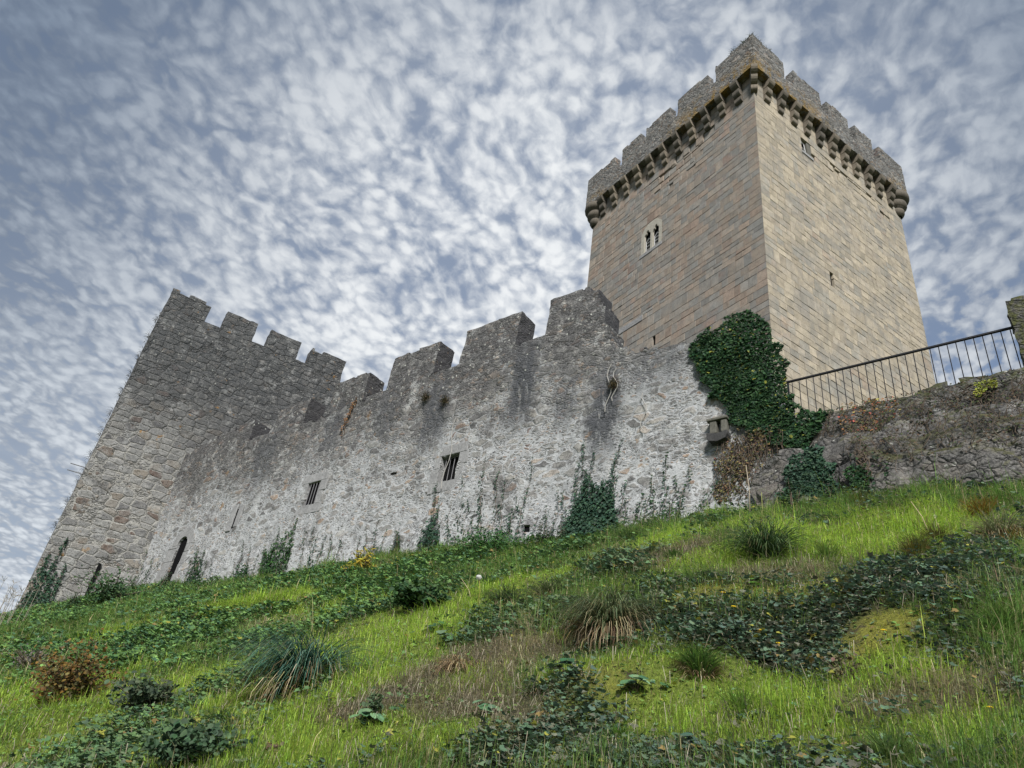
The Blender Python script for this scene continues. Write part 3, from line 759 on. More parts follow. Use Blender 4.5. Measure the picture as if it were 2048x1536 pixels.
# ------------------------------------------------------------------ keep
KP = np.array([10.19, 23.92, 0]); KRZ = R_(30.3)
kp = tag(empty('keep_tower', tuple(KP), KRZ), 'tall square sandstone keep with corbelled battlements behind the wall', 'castle keep')
H0, H1, SZ = 8.0, 37.6, 13.0
rows = [H0]
rr = random.Random(3)
while rows[-1] < H1 - .2: rows.append(rows[-1] + rr.choice((.34, .38, .40, .43, .47)))
rows[-1] = H1
def snap(v):
    i = int(np.argmin([abs(q - v) for q in rows])); rows[i] = v
for v in (25.2, 26.1, 34.05, 35.15, 29.45, 31.85, 22.75, 23.35, 24.86): snap(v)
rows = sorted(rows)
def ashlar_face(name, holes, mat, seed, erode=None, hi=None):
    """blocks laid on the plane y=0 of a local frame, x from 0 to SZ"""
    r = random.Random(seed)
    V = []; F = []; C = []
    for z0, z1 in zip(rows[:-1], rows[1:]):
        x = 0.0; joints = [0.0]
        first = True
        while x < SZ:
            x += r.uniform(.55, .95) if first else r.choice((r.uniform(.32, .5), r.uniform(.42, .66), r.uniform(.45, .85)))
            first = False
            if x > SZ - .45: x = SZ
            joints.append(x)
        segs = list(zip(joints[:-1], joints[1:]))
        for (ha, hb, hc, hd) in holes:
            if z1 > hc + .01 and z0 < hd - .01:
                ns = []
                for (a, b) in segs:
                    if b <= ha or a >= hb: ns.append((a, b)); continue
                    if a < ha - .05: ns.append((a, ha))
                    if b > hb + .05: ns.append((hb, b))
                segs = ns
        for (a, b) in segs:
            cx_, cz_ = (a + b) / 2, (z0 + z1) / 2
            dep = r.gauss(0, .004)
            g = .006; ins = r.uniform(.004, .012)
            if erode:
                er = erode(cx_, cz_)
                if er > 0:
                    if r.random() < er * .42: dep += r.uniform(.03, .12)
                    else: dep += r.uniform(0, .05) * er
                    g += .022 * er * r.random(); ins += .03 * er * r.random()
            y_o = .30; yf = dep
            a2, b2 = a + g, b - g
            ia, ib = a2 + ins, b2 - ins
            if a == 0.0: a2 = ia = 0.0; yf = min(yf, .004)
            if b == SZ: b2 = ib = SZ; yf = min(yf, .004)
            if a == 0.0 or b == SZ: yf = 0.0
            j = lambda s: r.gauss(0, s)
            vj = 0 if (a == 0.0 or b == SZ) else 1
            za, zb_ = z0 + g + vj * abs(r.gauss(0, .003)), z1 - g - vj * abs(r.gauss(0, .004))
            base = len(V)
            ao = a2 if a > 0 else y_o; bo = b2 if b < SZ else SZ - y_o
            V += [(ao, y_o, za), (bo, y_o, za), (bo, y_o, zb_), (ao, y_o, zb_)]
            V += [(a2, yf + ins * .9, za), (b2, yf + ins * .9, za), (b2, yf + ins * .9, zb_), (a2, yf + ins * .9, zb_)]
            jj_ = .006 if 0 < a and b < SZ else 0
            V += [(ia, yf + j(jj_), za + ins + j(.004)), (ib, yf + j(jj_), za + ins + j(.004)), (ib, yf + j(jj_), zb_ - ins + j(.004)), (ia, yf + j(jj_), zb_ - ins + j(.004))]
            for k in range(4):
                k2 = (k + 1) % 4
                F.append((base + k, base + k2, base + 4 + k2, base + 4 + k))
                F.append((base + 4 + k, base + 4 + k2, base + 8 + k2, base + 8 + k))
            F.append((base + 8, base + 9, base + 10, base + 11))
            c_ = (r.random(), r.random(), r.random())
            C += [c_] * 12
    me = mesh(name, V, quads=F, col=C)
    return ob(name, me, mat, kp)
HR = [(4.78, 5.06, 25.2, 26.1), (3.70, 4.55, 34.05, 35.15)]
HLW = [(6.62, 8.25, 29.45, 31.85), (6.84, 7.06, 22.75, 23.35)]
def eroR(x, z): return max(0, 1 - ((x - 8) / 4.5) ** 2 - ((z - 34.6) / .9) ** 2) * .8
def eroL(x, z):  # x measured from the near corner
    return max(0, 1 - ((x - 5.6) / 3.2) ** 2 - ((z - 34.9) / 1.7) ** 2)
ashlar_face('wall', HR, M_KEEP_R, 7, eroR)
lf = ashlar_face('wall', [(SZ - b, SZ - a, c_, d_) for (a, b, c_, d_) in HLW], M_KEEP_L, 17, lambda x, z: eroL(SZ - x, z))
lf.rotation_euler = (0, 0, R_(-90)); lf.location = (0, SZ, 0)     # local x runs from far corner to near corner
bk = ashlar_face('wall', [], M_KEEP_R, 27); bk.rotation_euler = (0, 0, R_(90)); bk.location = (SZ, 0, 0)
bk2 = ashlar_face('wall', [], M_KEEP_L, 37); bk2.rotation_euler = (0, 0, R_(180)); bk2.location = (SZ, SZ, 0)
m_ = MB(); m_.box(.33, SZ - .33, .33, SZ - .33, H0, H1 + .25); m_.build('core', M_MORTAR, kp)
# joint backing, set behind the block faces but cut for the openings
def backing(holes, seed_rot):
    m_ = MB()
    cuts = sorted(holes)
    xs = sorted({0.3, SZ - .3, *[v for h in holes for v in h[:2]]}); zs = sorted({H0, H1, *[v for h in holes for v in h[2:]]})
    for a, b in zip(xs[:-1], xs[1:]):
        for c_, d_ in zip(zs[:-1], zs[1:]):
            mx_, mz_ = (a + b) / 2, (c_ + d_) / 2
            if any(h[0] < mx_ < h[1] and h[2] < mz_ < h[3] for h in holes): continue
            m_.add([(a, .31, c_), (b, .31, c_), (b, .31, d_), (a, .31, d_)], [(0, 1, 2, 3)])
    return m_
o = backing(HR, 0).build('joint_mortar', M_MORTAR, kp)
# openings of the right face
m_ = MB(); m_.box(4.79, 5.05, .12, .298, 25.1, 26.2); m_.build('recess_shade', M_VOID, kp)  # black block stands in for shade in the opening
m_ = MB(); m_.box(3.6, 4.65, .24, .298, 34.0, 35.2); m_.build('recess_shade', M_VOID, kp)
m_ = MB(); m_.box(4.22, 4.55, .02, .27, 34.05, 35.13)
uw = m_.build('upper_window', M_SPOUT, kp, bevel=.03)
m_ = MB(); m_.box(3.66, 4.6, -.05, .25, 33.86, 34.04); ob('sill', m_.mesh('sill'), M_JAMB, uw)
m_ = MB()
m_.tube([(3.78, .10, 34.05), (3.78, .10, 34.98)], .018, 6); m_.tube([(4.12, .06, 34.0), (4.06, .10, 34.9), (3.80, .10, 34.98)], .018, 6); m_.tube([(3.78, .1, 34.5), (4.12, .08, 34.4)], .015, 6)
ob('frame', m_.mesh('frame'), M_WHITE, uw)
# twin-light window of the left face: surround with two pointed openings, glass and white frames
def on_left(o):   # frame with x = distance from the near corner measured along the left face, y inward
    o.matrix_local = Matrix(((0, 1, 0, 0), (1, 0, 0, 0), (0, 0, 1, 0), (0, 0, 0, 1)))
    return o
a0, b0, c0, d0 = HLW[0]
xl = lines(a0 - .0, b0 + .0, .035); zl = lines(c0, d0, .035)
xm = (xl[:-1] + xl[1:]) / 2; zm = (zl[:-1] + zl[1:]) / 2
XX, ZZ = np.meshgrid(xm, zm, indexing='ij')
mask = np.ones(XX.shape, bool)
LIGHTS = [(6.85, 7.34), (7.52, 8.01)]
for (p, q) in LIGHTS:
    c_ = (p + q) / 2; r_ = (q - p) / 2
    mask &= ~((XX > p) & (XX < q) & (ZZ > 29.72) & (ZZ < 30.95))
    mask &= ~(((XX - c_) ** 2 / r_ ** 2 + (ZZ - 31.0) ** 2 / .12 ** 2) < 1)
    mask &= ~(((XX - c_) ** 2 / .11 ** 2 + (ZZ - 31.12) ** 2 / .2 ** 2) < 1)
# the surround itself is round-headed
cc = (a0 + b0) / 2; rr_ = (b0 - a0) / 2
head = (ZZ < 31.05) | (((XX - cc) ** 2 / rr_ ** 2 + (ZZ - 31.05) ** 2 / .78 ** 2) < 1)
tw_ = slab('window', xl, zl, mask & head, .12, 2, M_SURR, kp, amp=.004, amp2=.002, origin=.01, seed=91)
on_left(tw_)
m_ = MB(); m_.box(a0, b0, .20, .23, c0 + .2, d0 - .5); g_ = m_.build('pane', M_GLASS, tw_)
sp_ = slab('spandrel', xl, zl, mask & ~head, .2, 2, M_KEEP_L, kp, amp=.006, origin=.02, seed=93); on_left(sp_)
at_ = sp_.data.attributes.new('Col', 'FLOAT_COLOR', 'POINT'); at_.data.foreach_set('color', np.tile([.3, .5, .5, 1], len(sp_.data.vertices)).astype(np.float32))
for (p, q) in LIGHTS:
    m_ = MB()
    p2, q2 = p + .05, q - .03
    m_.tube([(p2, .15, 29.7), (p2, .15, 30.62), ((p2 + q2) / 2, .15, 30.80), (q2, .15, 30.62), (q2, .15, 29.7)], .02, 6)
    for zz in (29.98, 30.24, 30.5): m_.tube([(p2, .15, zz), (q2, .15, zz)], .014, 6)
    ob('frame', m_.mesh('frame'), M_WHITE, tw_)
m_ = MB(); m_.box(a0 - .05, b0 + .1, -.03, .2, c0 - .02, c0 + .22); s_ = m_.build('sill', M_JAMB, tw_, bevel=.02)
m_ = MB(); m_.box(6.85, 7.05, .12, .298, 22.7, 23.4); vo = m_.build('recess_shade', M_VOID, kp); on_left(vo)
# left-face backing
lb = backing(HLW, 0).build('joint_mortar', M_MORTAR, kp); on_left(lb)
# shadow-groove under a long lintel
m_ = MB(); m_.box(7.85, 10.3, -.035, .1, 24.86, 25.22); lt = m_.build('lintel', M_JAMB, kp, bevel=.02); on_left(lt)

# corbels: three stepped quarter-round tiers
def corbel_mesh(wd, k=1.0):
    q_ = random.uniform(.88, 1.1)
    tiers = [(.16 * k * q_, 35.66, 36.06), (.33 * k * random.uniform(.92, 1.08), 36.08, 36.58), (.53 * k, 36.60, 37.12)]
    m_ = MB()
    for (pj, za, zb_) in tiers:
        hh = zb_ - za; prof = [(.1, za + .02)]
        rr2 = min(pj * .9, hh * .8)
        for q in range(6):
            a = math.pi / 2 * q / 5
            prof.append((-(pj - rr2) - rr2 * math.sin(a), za + .02 + rr2 * (1 - math.cos(a))))
        prof += [(-pj, zb_ - .03), (-pj + .03, zb_), (.1, zb_)]
        w_ = wd / 2 * random.uniform(.96, 1.04); L = len(prof)
        m_.add([(-w_, y, z) for y, z in prof] + [(w_, y, z) for y, z in prof],
               [tuple(range(L)), tuple(range(L, 2 * L))[::-1]] + [(i, L + i, L + (i + 1) % L, (i + 1) % L) for i in range(L)])
    return m_.mesh('corbel')
cms = [corbel_mesh(random.uniform(.36, .44)) for _ in range(7)]
for c_ in cms: c_.materials.append(M_CORBEL)
for k in range(11):
    xx = .95 + k * (11.0 / 10)
    c_ = ob('corbel', cms[(k * 3) % 7], None, kp, (xx, -.003, random.uniform(-.03, .03)))
    c_ = ob('corbel', cms[(k * 2 + 1) % 7], None, kp); c_.rotation_euler = (0, 0, R_(-90)); c_.location = (-.003, xx, random.uniform(-.03, .03))
    c_ = ob('corbel', cms[(k + 1) % 7], None, kp); c_.rotation_euler = (0, 0, R_(90)); c_.location = (SZ + .003, xx, 0)
    c_ = ob('corbel', cms[(k + 3) % 7], None, kp); c_.rotation_euler = (0, 0, R_(180)); c_.location = (xx, SZ + .003, 0)
cm = corbel_mesh(.34, 1.36); cm.materials.append(M_CORBEL)
c_ = ob('corner_corbel', cm, None, kp); c_.rotation_euler = (0, 0, R_(-45)); c_.location = (0, 0, 0)
def lathe(prof, n=20):
    m_ = MB(); V = []; F = []
    for (r, z) in prof:
        V += [(r * math.cos(2 * math.pi * k / n), r * math.sin(2 * math.pi * k / n), z) for k in range(n)]
    for i in range(len(prof) - 1):
        F += [(i * n + k, i * n + (k + 1) % n, (i + 1) * n + (k + 1) % n, (i + 1) * n + k) for k in range(n)]
    m_.add(V, F); return m_.mesh('corner_corbel', True)
prof = []
for (r_, za, zb_) in ((.42, 35.45, 35.95), (.62, 35.95, 36.5), (.82, 36.5, 37.13)):
    prof += [(r_ * .55, za), (r_ * .82, za + .08), (r_ * .97, za + .22), (r_, za + .34), (r_ * .97, zb_ - .05), (r_ * .9, zb_)]
lm_ = lathe(prof); lm_.materials.append(M_CORBEL)
for p in ((SZ - .12, .12), (.12, SZ - .12), (SZ - .12, SZ - .12)):
    ob('corner_corbel', lm_, None, kp, (p[0], p[1], 0))
# parapets
O = .45; PB, PC, PT = 37.15, 38.52, 39.92
MER = [(-O, 2.15), (3.0, 5.35), (6.0, 7.95), (8.65, 10.3), (11.05, SZ + O)]
def parapet(rot, loc, mer, seed, flip=False):
    must = [v for ab in mer for v in ab]
    xl = lines(-O, SZ + O, .14, must); zl = lines(PB, PT, .13, [PC])
    xm = (xl[:-1] + xl[1:]) / 2; zm = (zl[:-1] + zl[1:]) / 2
    tz = np.full(len(xm), PC)
    for (a, b) in mer: tz[(xm > a) & (xm < b)] = PT
    tz = tz - .14 * (vnoise(np.stack([xm * 1.6 + seed, 0 * xm, 0 * xm], -1), 6) > .38)
    o = slab('parapet', xl, zl, zm[None, :] < tz[:, None], .5, 4, M_PARAPET, kp, amp=.03, freq=2.0, amp2=.025, seed=seed, origin=-O)
    if rot is None: on_left(o)
    else: o.rotation_euler = (0, 0, rot); o.location = (*loc, 0)
    return o
def zshift(o): return o
parapet(0, (0, 0), MER, 101)
parapet(None, None, [(-O + .004, 2.15), (2.75, 5.1), (5.75, 7.8), (8.3, 10.0), (10.75, SZ + O - .004)], 111)
parapet(R_(90), (SZ, 0), MER, 121); parapet(R_(180), (SZ, SZ), MER, 131)
m_ = MB(); m_.box(-O + .12, SZ + O - .12, -O + .12, SZ + O - .12, 37.62, 37.8); m_.build('walkway', M_CORBEL, kp)

# ================================================================== vegetation
def blades(base, h, wd, lean, az, col, curve=.5, tipcol=1.25, up=None):
    """arrays -> arched two-segment blades; returns V, quads, tris, C"""
    n_ = len(base)
    d = np.stack([np.cos(az), np.sin(az), 0 * az], 1)
    side = np.stack([-np.sin(az), np.cos(az), 0 * az], 1)
    u = np.array([0, 0, 1.0]) if up is None else up
    l = lean[:, None]; H = h[:, None]; W = wd[:, None]
    p0 = base; p1 = base + u * H * .55 * (1 - .15 * l) + d * H * l * .28
    p2 = base + u * H * (1 - curve * l) * .95 + d * H * l * .95
    V = np.stack([p0 - side * W, p0 + side * W, p1 + side * W * .8, p1 - side * W * .8, p2], 1)
    i = np.arange(n_)[:, None] * 5
    Q = i + np.array([[0, 1, 2, 3]]); T = i + np.array([[3, 2, 4]])
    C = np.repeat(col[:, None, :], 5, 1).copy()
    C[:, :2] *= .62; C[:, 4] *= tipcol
    return V.reshape(-1, 3), Q, T, C.reshape(-1, 3)
def long_blades(base, L, wd, lean, az, col, segs=5, droop=1.0, dry=None):
    """drooping sedge blades"""
    n_ = len(base)
    d = np.stack([np.cos(az), np.sin(az), 0 * az], 1); side = np.stack([-np.sin(az), np.cos(az), 0 * az], 1)
    ts = np.linspace(0, 1, segs + 1)
    pos = base.copy(); V = []; ang0 = lean
    step = L / segs
    for k, t in enumerate(ts):
        wv = wd * (1 - .85 * t ** 1.6)
        V.append(pos - side * wv[:, None]); V.append(pos + side * wv[:, None])
        a = ang0 + droop * (t + .08) ** 1.25 * 1.9
        pos = pos + (d * np.sin(a)[:, None] + np.array([0, 0, 1.0]) * np.cos(a)[:, None]) * step[:, None]
    V = np.stack(V, 1); m_ = (segs + 1) * 2
    i = np.arange(n_)[:, None, None] * m_
    q = np.array([[2 * k, 2 * k + 1, 2 * k + 3, 2 * k + 2] for k in range(segs)])[None]
    C = np.repeat(col[:, None, :], m_, 1).copy()
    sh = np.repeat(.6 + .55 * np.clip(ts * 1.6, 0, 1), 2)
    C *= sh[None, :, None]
    if dry is not None:
        f = np.clip((np.repeat(ts, 2) - .75) * 4, 0, 1)[None, :, None] * dry[:, None, None]
        C = C * (1 - f) + np.array([.22, .17, .09]) * f
    return V.reshape(-1, 3), (i + q).reshape(-1, 4), None, C.reshape(-1, 3)
def leaves(pos, size, nrm, az, col, shape='ivy', fold=.25):
    """leaf faces: two folded halves; nrm is the leaf's facing direction, az spins it"""
    n_ = len(pos)
    nrm = nrm / np.linalg.norm(nrm, axis=1, keepdims=True)
    ref = np.where(np.abs(nrm[:, 2:3]) > .9, np.array([[1., 0, 0]]), np.array([[0, 0, 1.]]))
    a = np.cross(ref, nrm); a /= np.linalg.norm(a, axis=1, keepdims=True); b = np.cross(nrm, a)
    ca, sa = np.cos(az)[:, None], np.sin(az)[:, None]
    X = a * ca + b * sa; Y = -a * sa + b * ca
    if shape == 'ivy': half = [(.0, -.45), (.36, -.42), (.55, .02), (.22, .12), (.0, .6)]
    elif shape == 'long': half = [(0, -.6), (.16, -.25), (.17, .15), (.09, .42), (0, .7)]
    else: half = [(0, -.5), (.3, -.32), (.4, .05), (.24, .38), (0, .55)]
    V = []
    for (px_, py_) in half: V.append(pos + size[:, None] * (X * px_ + Y * py_ + nrm * fold * px_))
    for (px_, py_) in half[1:-1]: V.append(pos + size[:, None] * (-X * px_ + Y * py_ + nrm * fold * px_))
    V = np.stack(V, 1)  # 8 verts: 0..4 right, 5..7 left
    i = np.arange(n_)[:, None] * 8
    Q = np.concatenate([i + np.array([[0, 1, 2, 3]]), i + np.array([[0, 7, 6, 5]])])
    T = np.concatenate([i + np.array([[0, 3, 4]]), i + np.array([[0, 4, 7]])])
    C = np.repeat(col[:, None, :], 8, 1)
    return V.reshape(-1, 3), Q, T, C.reshape(-1, 3)
class Bag:
    def __init__(s): s.V = []; s.Q = []; s.T = []; s.C = []; s.n = 0
    def add(s, r):
        V, Q, T, C = r
        s.V.append(V); s.C.append(C)
        if Q is not None and len(Q): s.Q.append(np.asarray(Q) + s.n)
        if T is not None and len(T): s.T.append(np.asarray(T) + s.n)
        s.n += len(V)
    def build(s, name, mat, parent=None):
        me = mesh(name, np.concatenate(s.V), np.concatenate(s.Q) if s.Q else None, np.concatenate(s.T) if s.T else None, np.concatenate(s.C))
        return ob(name, me, mat, parent)
def jcol(c, n_, j=.18, hue=.06):
    c = np.asarray(c, float)
    v = 1 + rng.normal(0, j, (n_, 1)); h_ = 1 + rng.normal(0, hue, (n_, 3))
    return np.clip(c * v * h_, .003, 1)
def pick(cols, n_, p=None):
    return np.asarray(cols)[rng.choice(len(cols), n_, p=p)]
PALN = np.array([[0, 0, 1.]])

# ------------------------------------------------------------------ grass over the slope
def scatter(N, power, smin=-39, smax=12, wmin=-.5, wmax=15.2):
    out = []
    tot = 0
    while tot < N:
        m_ = 400000
        s_ = rng.uniform(smin, smax, m_); w_ = rng.uniform(wmin, wmax, m_)
        x = s_ * SX[0] + w_ * NV[0]; y = s_ * SX[1] + w_ * NV[1]
        d = np.hypot(x, y); a = np.degrees(np.arctan2(x, y))
        keep = (a > -50) & (a < 64) & (d > 2.6) & (rng.random(m_) < (np.clip(d, 3.5, 99) / 3.5) ** (-power)) & ~((s_ < -34.9) & (w_ > 11.2))
        out.append(np.stack([x[keep], y[keep]], 1)); tot += keep.sum()
    return np.concatenate(out)[:N]
def put_grass(N):
    P2 = scatter(N, 1.15)
    x, y = P2[:, 0], P2[:, 1]
    Wt = cover(x, y) + rng.gumbel(0, .17, (N, 5))
    ty = Wt.argmax(1)
    z = ground(x, y) - .01
    d = np.hypot(x, y)
    keep = (ty != 2) | (rng.random(N) < .42)
    keep &= (ty != 4) | (rng.random(N) < .6)
    x, y, z, ty, d = x[keep], y[keep], z[keep], ty[keep], d[keep]
    n_ = len(x)
    cl = fbm(np.stack([x * 1.7, y * 1.7, 0 * x], 1), 3, 222)
    H = np.array([.072, .105, .06, .06, .03])[ty] * rng.lognormal(0, .42, n_) * np.exp(1.3 * cl)
    H *= np.clip(.60 + d / 18, .6, 1.5)
    Wd = (.0017 + .0008 * rng.random(n_)) * np.clip(d / 5, .8, 6) ** .8
    P = np.array([(.34, .49, .075), (.145, .25, .06), (.13, .20, .07), (.36, .33, .20), (.46, .48, .08)])
    col = P[ty] * (1 + rng.normal(0, .2, (n_, 1))) * (1 + rng.normal(0, .07, (n_, 3)))
    alt = rng.random(n_)
    col[alt < .13] = jcol((.40, .36, .20), int((alt < .13).sum()))
    col[(alt > .9)] *= .55
    big_ = fbm(np.stack([x / 2.2, y / 2.2, 0 * x], 1), 3, 333)
    col *= (1 + .38 * big_ + .35 * cl)[:, None]
    col = np.clip(col, .01, .7)
    lean = np.clip(rng.normal(.72, .30, n_) + .3 * (ty == 3), .05, 1.15)
    az = rng.uniform(0, 2 * np.pi, n_)
    down = math.atan2(-NV[1], -NV[0])
    az = np.where(rng.random(n_) < .55, down + 1.2 * fbm(np.stack([x * .9, y * .9, 0 * x], 1), 2, 515) + rng.normal(0, .7, n_), az)
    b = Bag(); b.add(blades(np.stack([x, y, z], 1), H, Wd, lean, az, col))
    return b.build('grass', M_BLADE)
tag(put_grass(1080000), 'uneven green and yellowish grass covering the slope', 'grass', kind='stuff')
def put_cover(N):
    P2 = scatter(N, .95)
    x, y = P2[:, 0], P2[:, 1]
    Wt = cover(x, y); Wt[..., 2] += .06
    ty = (Wt + rng.gumbel(0, .13, Wt.shape)).argmax(1)
    k = (ty == 2) | (rng.random(N) < .09)
    x, y, ty = x[k], y[k], ty[k]; n_ = len(x); d = np.hypot(x, y)
    z = ground(x, y)
    lump = np.clip(.5 + fbm(np.stack([x * 1.6, y * 1.6, 0 * x], 1), 3, 444), 0, 1)
    z = z + rng.random(n_) ** .7 * (.04 + .24 * lump * np.clip(d / 9, .3, 1.3)) * np.where(ty == 2, 1, .35)
    sz = (.014 + .05 * rng.random(n_) ** 1.8) * np.clip(d / 6, .8, 3.2) ** .55 * np.where(ty == 2, 1, .75)
    nr = np.stack([rng.normal(0, .42, n_), rng.normal(-.25, .42, n_), np.full(n_, 1.)], 1)
    s_ = x * SX[0] + y * SX[1]
    leftness = np.clip((-s_ - 2) / 8, 0, 1)[:, None]
    dark = pick([(.05, .09, .06), (.08, .14, .085), (.07, .11, .09), (.10, .15, .09), (.13, .13, .10)], n_)
    fresh = pick([(.07, .15, .05), (.11, .21, .06), (.06, .13, .07), (.14, .25, .07)], n_)
    col = dark * (1 - leftness) + fresh * leftness
    br = pick([(.14, .26, .06), (.10, .20, .06), (.18, .30, .07), (.12, .20, .10)], n_)
    col = np.where((ty != 2)[:, None], br, col)
    col *= (1 + rng.normal(0, .22, (n_, 1)))
    r_ = rng.random(n_)
    col[r_ < .02] = (.22, .16, .06); col[(r_ > .02) & (r_ < .04)] = (.28, .28, .05)
    b = Bag(); b.add(leaves(np.stack([x, y, z], 1), sz, nr, rng.uniform(0, 6.28, n_), np.clip(col, .01, .5)))
    return b.build('ivy_ground_cover', M_LEAF)
tag(put_cover(720000), 'dark leafy ivy and bramble carpet in patches on the slope', 'ground cover', kind='stuff')
def put_litter(N):
    P2 = scatter(N, 1.3); x, y = P2[:, 0], P2[:, 1]
    Wt = cover(x, y); k = ((Wt.argmax(1) == 3) & (rng.random(N) < .6)) | (rng.random(N) < .13); x, y = x[k], y[k]; n_ = len(x); d = np.hypot(x, y)
    z = ground(x, y) + rng.random(n_) * .06
    az = rng.uniform(0, 6.28, n_); L = rng.uniform(.06, .30, n_)
    b = Bag(); b.add(blades(np.stack([x, y, z], 1), L, .0014 * np.clip(d / 4, 1, 4), np.full(n_, .95) + rng.normal(0, .1, n_), az, pick([(.32, .285, .21), (.42, .385, .30), (.17, .15, .11), (.25, .21, .16)], n_), curve=.75))
    return b.build('dry_stalks', M_DRY)
tag(put_litter(110000), 'dead straw and twigs lying over bare patches of the slope', 'dry stalks', kind='stuff')

# ------------------------------------------------------------------ tussocks
def tussock(px, py, rad_px, label, name='grass_tussock', n_=500, col=((.05, .10, .06),), lean=.25, droop=1.0, wide=.004, dry=0., Lm=1.0, cat='grass tuft', base_dark=False, group=None):
    p = G(px, py); dist = np.linalg.norm(p); R = rad_px / F_PX * dist
    e_ = empty(name, tuple(p - np.array([0, 0, .03])))
    r_ = np.sqrt(rng.random(n_)) * R * .33; a = rng.uniform(0, 6.28, n_)
    base = np.stack([r_ * np.cos(a), r_ * np.sin(a), 0 * r_], 1)
    base[:, 2] = ground(p[0] + base[:, 0], p[1] + base[:, 1]) - p[2]
    down = math.atan2(-NV[1], -NV[0])
    az = np.where(rng.random(n_) < .35, down + rng.normal(0, .9, n_), a + rng.normal(0, .5, n_))
    L = R * 1.25 * Lm * rng.uniform(.55, 1.1, n_)
    ww = np.full(n_, wide) * max(1, dist / 9) ** .7 * rng.uniform(.7, 1.2, n_)
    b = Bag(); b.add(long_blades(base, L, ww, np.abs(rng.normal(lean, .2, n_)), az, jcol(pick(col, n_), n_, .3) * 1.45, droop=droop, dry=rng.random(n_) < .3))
    o = b.build('blades', M_BLADE, e_)
    if dry > 0:
        k = int(n_ * dry); r_ = np.sqrt(rng.random(k)) * R * .42; a = rng.uniform(0, 6.28, k)
        base = np.stack([r_ * np.cos(a), r_ * np.sin(a), 0 * r_], 1)
        base[:, 2] = ground(p[0] + base[:, 0], p[1] + base[:, 1]) - p[2]
        b = Bag(); b.add(long_blades(base, R * Lm * rng.uniform(.5, 1.15, k), np.full(k, wide * .8) * max(1, dist / 9) ** .7, np.abs(rng.normal(.6, .3, k)), a, jcol(pick([(.27, .21, .12), (.33, .28, .18), (.16, .11, .07)], k), k), droop=droop * 1.25))
        b.build('dead_blades', M_DRY, e_)
    tag(e_, label, cat, group or 'grass tussocks on the slope')
BL = ((.045, .10, .075), (.06, .12, .08), (.035, .08, .06)); GR = ((.06, .12, .03), (.09, .17, .035), (.05, .09, .03)); OL = ((.11, .12, .03), (.16, .13, .035), (.08, .10, .03)); OR = ((.22, .12, .03), (.15, .12, .03), (.10, .12, .03))
tussock(600, 1385, 92, 'large blue-green drooping sedge tuft in the lower left of the slope', n_=850, col=BL, lean=.3, droop=1.25, dry=.35, wide=.0055, Lm=1.7)
tussock(440, 1455, 46, 'dark green drooping tuft below and left of the big blue-green one', col=GR, n_=380, dry=.3)
tussock(1215, 1265, 78, 'drooping grey-green tuft with a dark brown hollow base, mid slope', col=((.06, .09, .045), (.10, .12, .06), (.07, .08, .04)), n_=700, dry=.7, droop=1.25, wide=.0045, Lm=1.5)
tussock(1010, 1215, 52, 'rounded grey-green tuft right of the dandelion clock', col=((.07, .10, .05), (.05, .08, .04)), n_=420, dry=.35)
tussock(1100, 1200, 58, 'pale dry tuft between two green tufts in mid slope', col=((.12, .14, .08), (.09, .12, .05)), n_=420, dry=1.0)
tussock(1535, 1120, 66, 'long dark green drooping tuft near the foot of the autumn creeper', col=((.04, .075, .035), (.06, .10, .04)), n_=650, droop=1.25, wide=.005, Lm=1.5)
tussock(1262, 1088, 46, 'spiky tuft against the wall under the tallest base ivy', col=((.09, .14, .05), (.06, .10, .04)), n_=380)
tussock(1705, 1188, 36, 'upright reddish-olive tuft beside the dark ivy carpet', col=OL, n_=330, lean=.12, droop=.55)
tussock(1400, 1345, 58, 'green tuft with bleached straw blades spilling at its base', col=GR, n_=480, dry=.5, lean=.2, droop=.8)
tussock(1965, 1040, 40, 'rusty orange tuft near the right edge under the dark wall', col=OR, n_=360, lean=.15, droop=.6)
tussock(2005, 1080, 62, 'sprawling tuft of straw-pale blades at the right edge', col=((.12, .15, .07), (.2, .2, .12)), n_=360, dry=1.0)
tussock(1240, 1490, 40, 'fresh bright green upright tuft at the bottom centre', col=((.10, .20, .03), (.14, .26, .04)), n_=260, lean=.15, droop=.5)
tussock(1480, 1430, 52, 'soft fan of light green blades in the lower middle right', col=((.12, .20, .04), (.16, .24, .06)), n_=300, lean=.25, droop=.6)
tussock(1835, 1112, 40, 'low olive tuft on the slope between two rusty tufts', col=OL, n_=320, lean=.2, droop=.6)
tussock(1872, 1085, 34, 'small dark brown-green tuft next to the pale seed stalks', col=((.06, .07, .02), (.10, .08, .03)), n_=260, lean=.2, droop=.8)
tussock(2005, 1275, 60, 'coarse green tuft with straw tips near the right edge', col=GR, n_=400, dry=.4, lean=.2, droop=.7)
tussock(1790, 1525, 62, 'broad loose tuft of green blades at the bottom right', col=((.10, .16, .05), (.14, .20, .08)), n_=380, lean=.3, droop=.7)
tussock(1722, 1018, 30, 'brown-tipped tuft at the foot of the dark rock', col=OL, n_=260, lean=.12, droop=.5)
tussock(1980, 1020, 22, 'tiny brown tuft above the rusty orange tuft', col=OR, n_=160, lean=.12, droop=.5)
tussock(1075, 1385, 34, 'thin dark tuft below the straw heap', col=((.04, .07, .03),), n_=160, dry=.2)
tussock(1345, 1120, 26, 'small green tuft left of the long dark drooping tuft', col=GR, n_=200, lean=.15, droop=.6)
tussock(920, 1335, 50, 'collapsed straw-brown tuft in the middle of the slope', col=((.22, .16, .09), (.28, .22, .13)), n_=220, dry=1.0, lean=.7, droop=1.1)
tussock(155 * 1 + 380, 1365 - 60, 22, 'short green tuft above the big blue-green sedge', col=GR, n_=150)
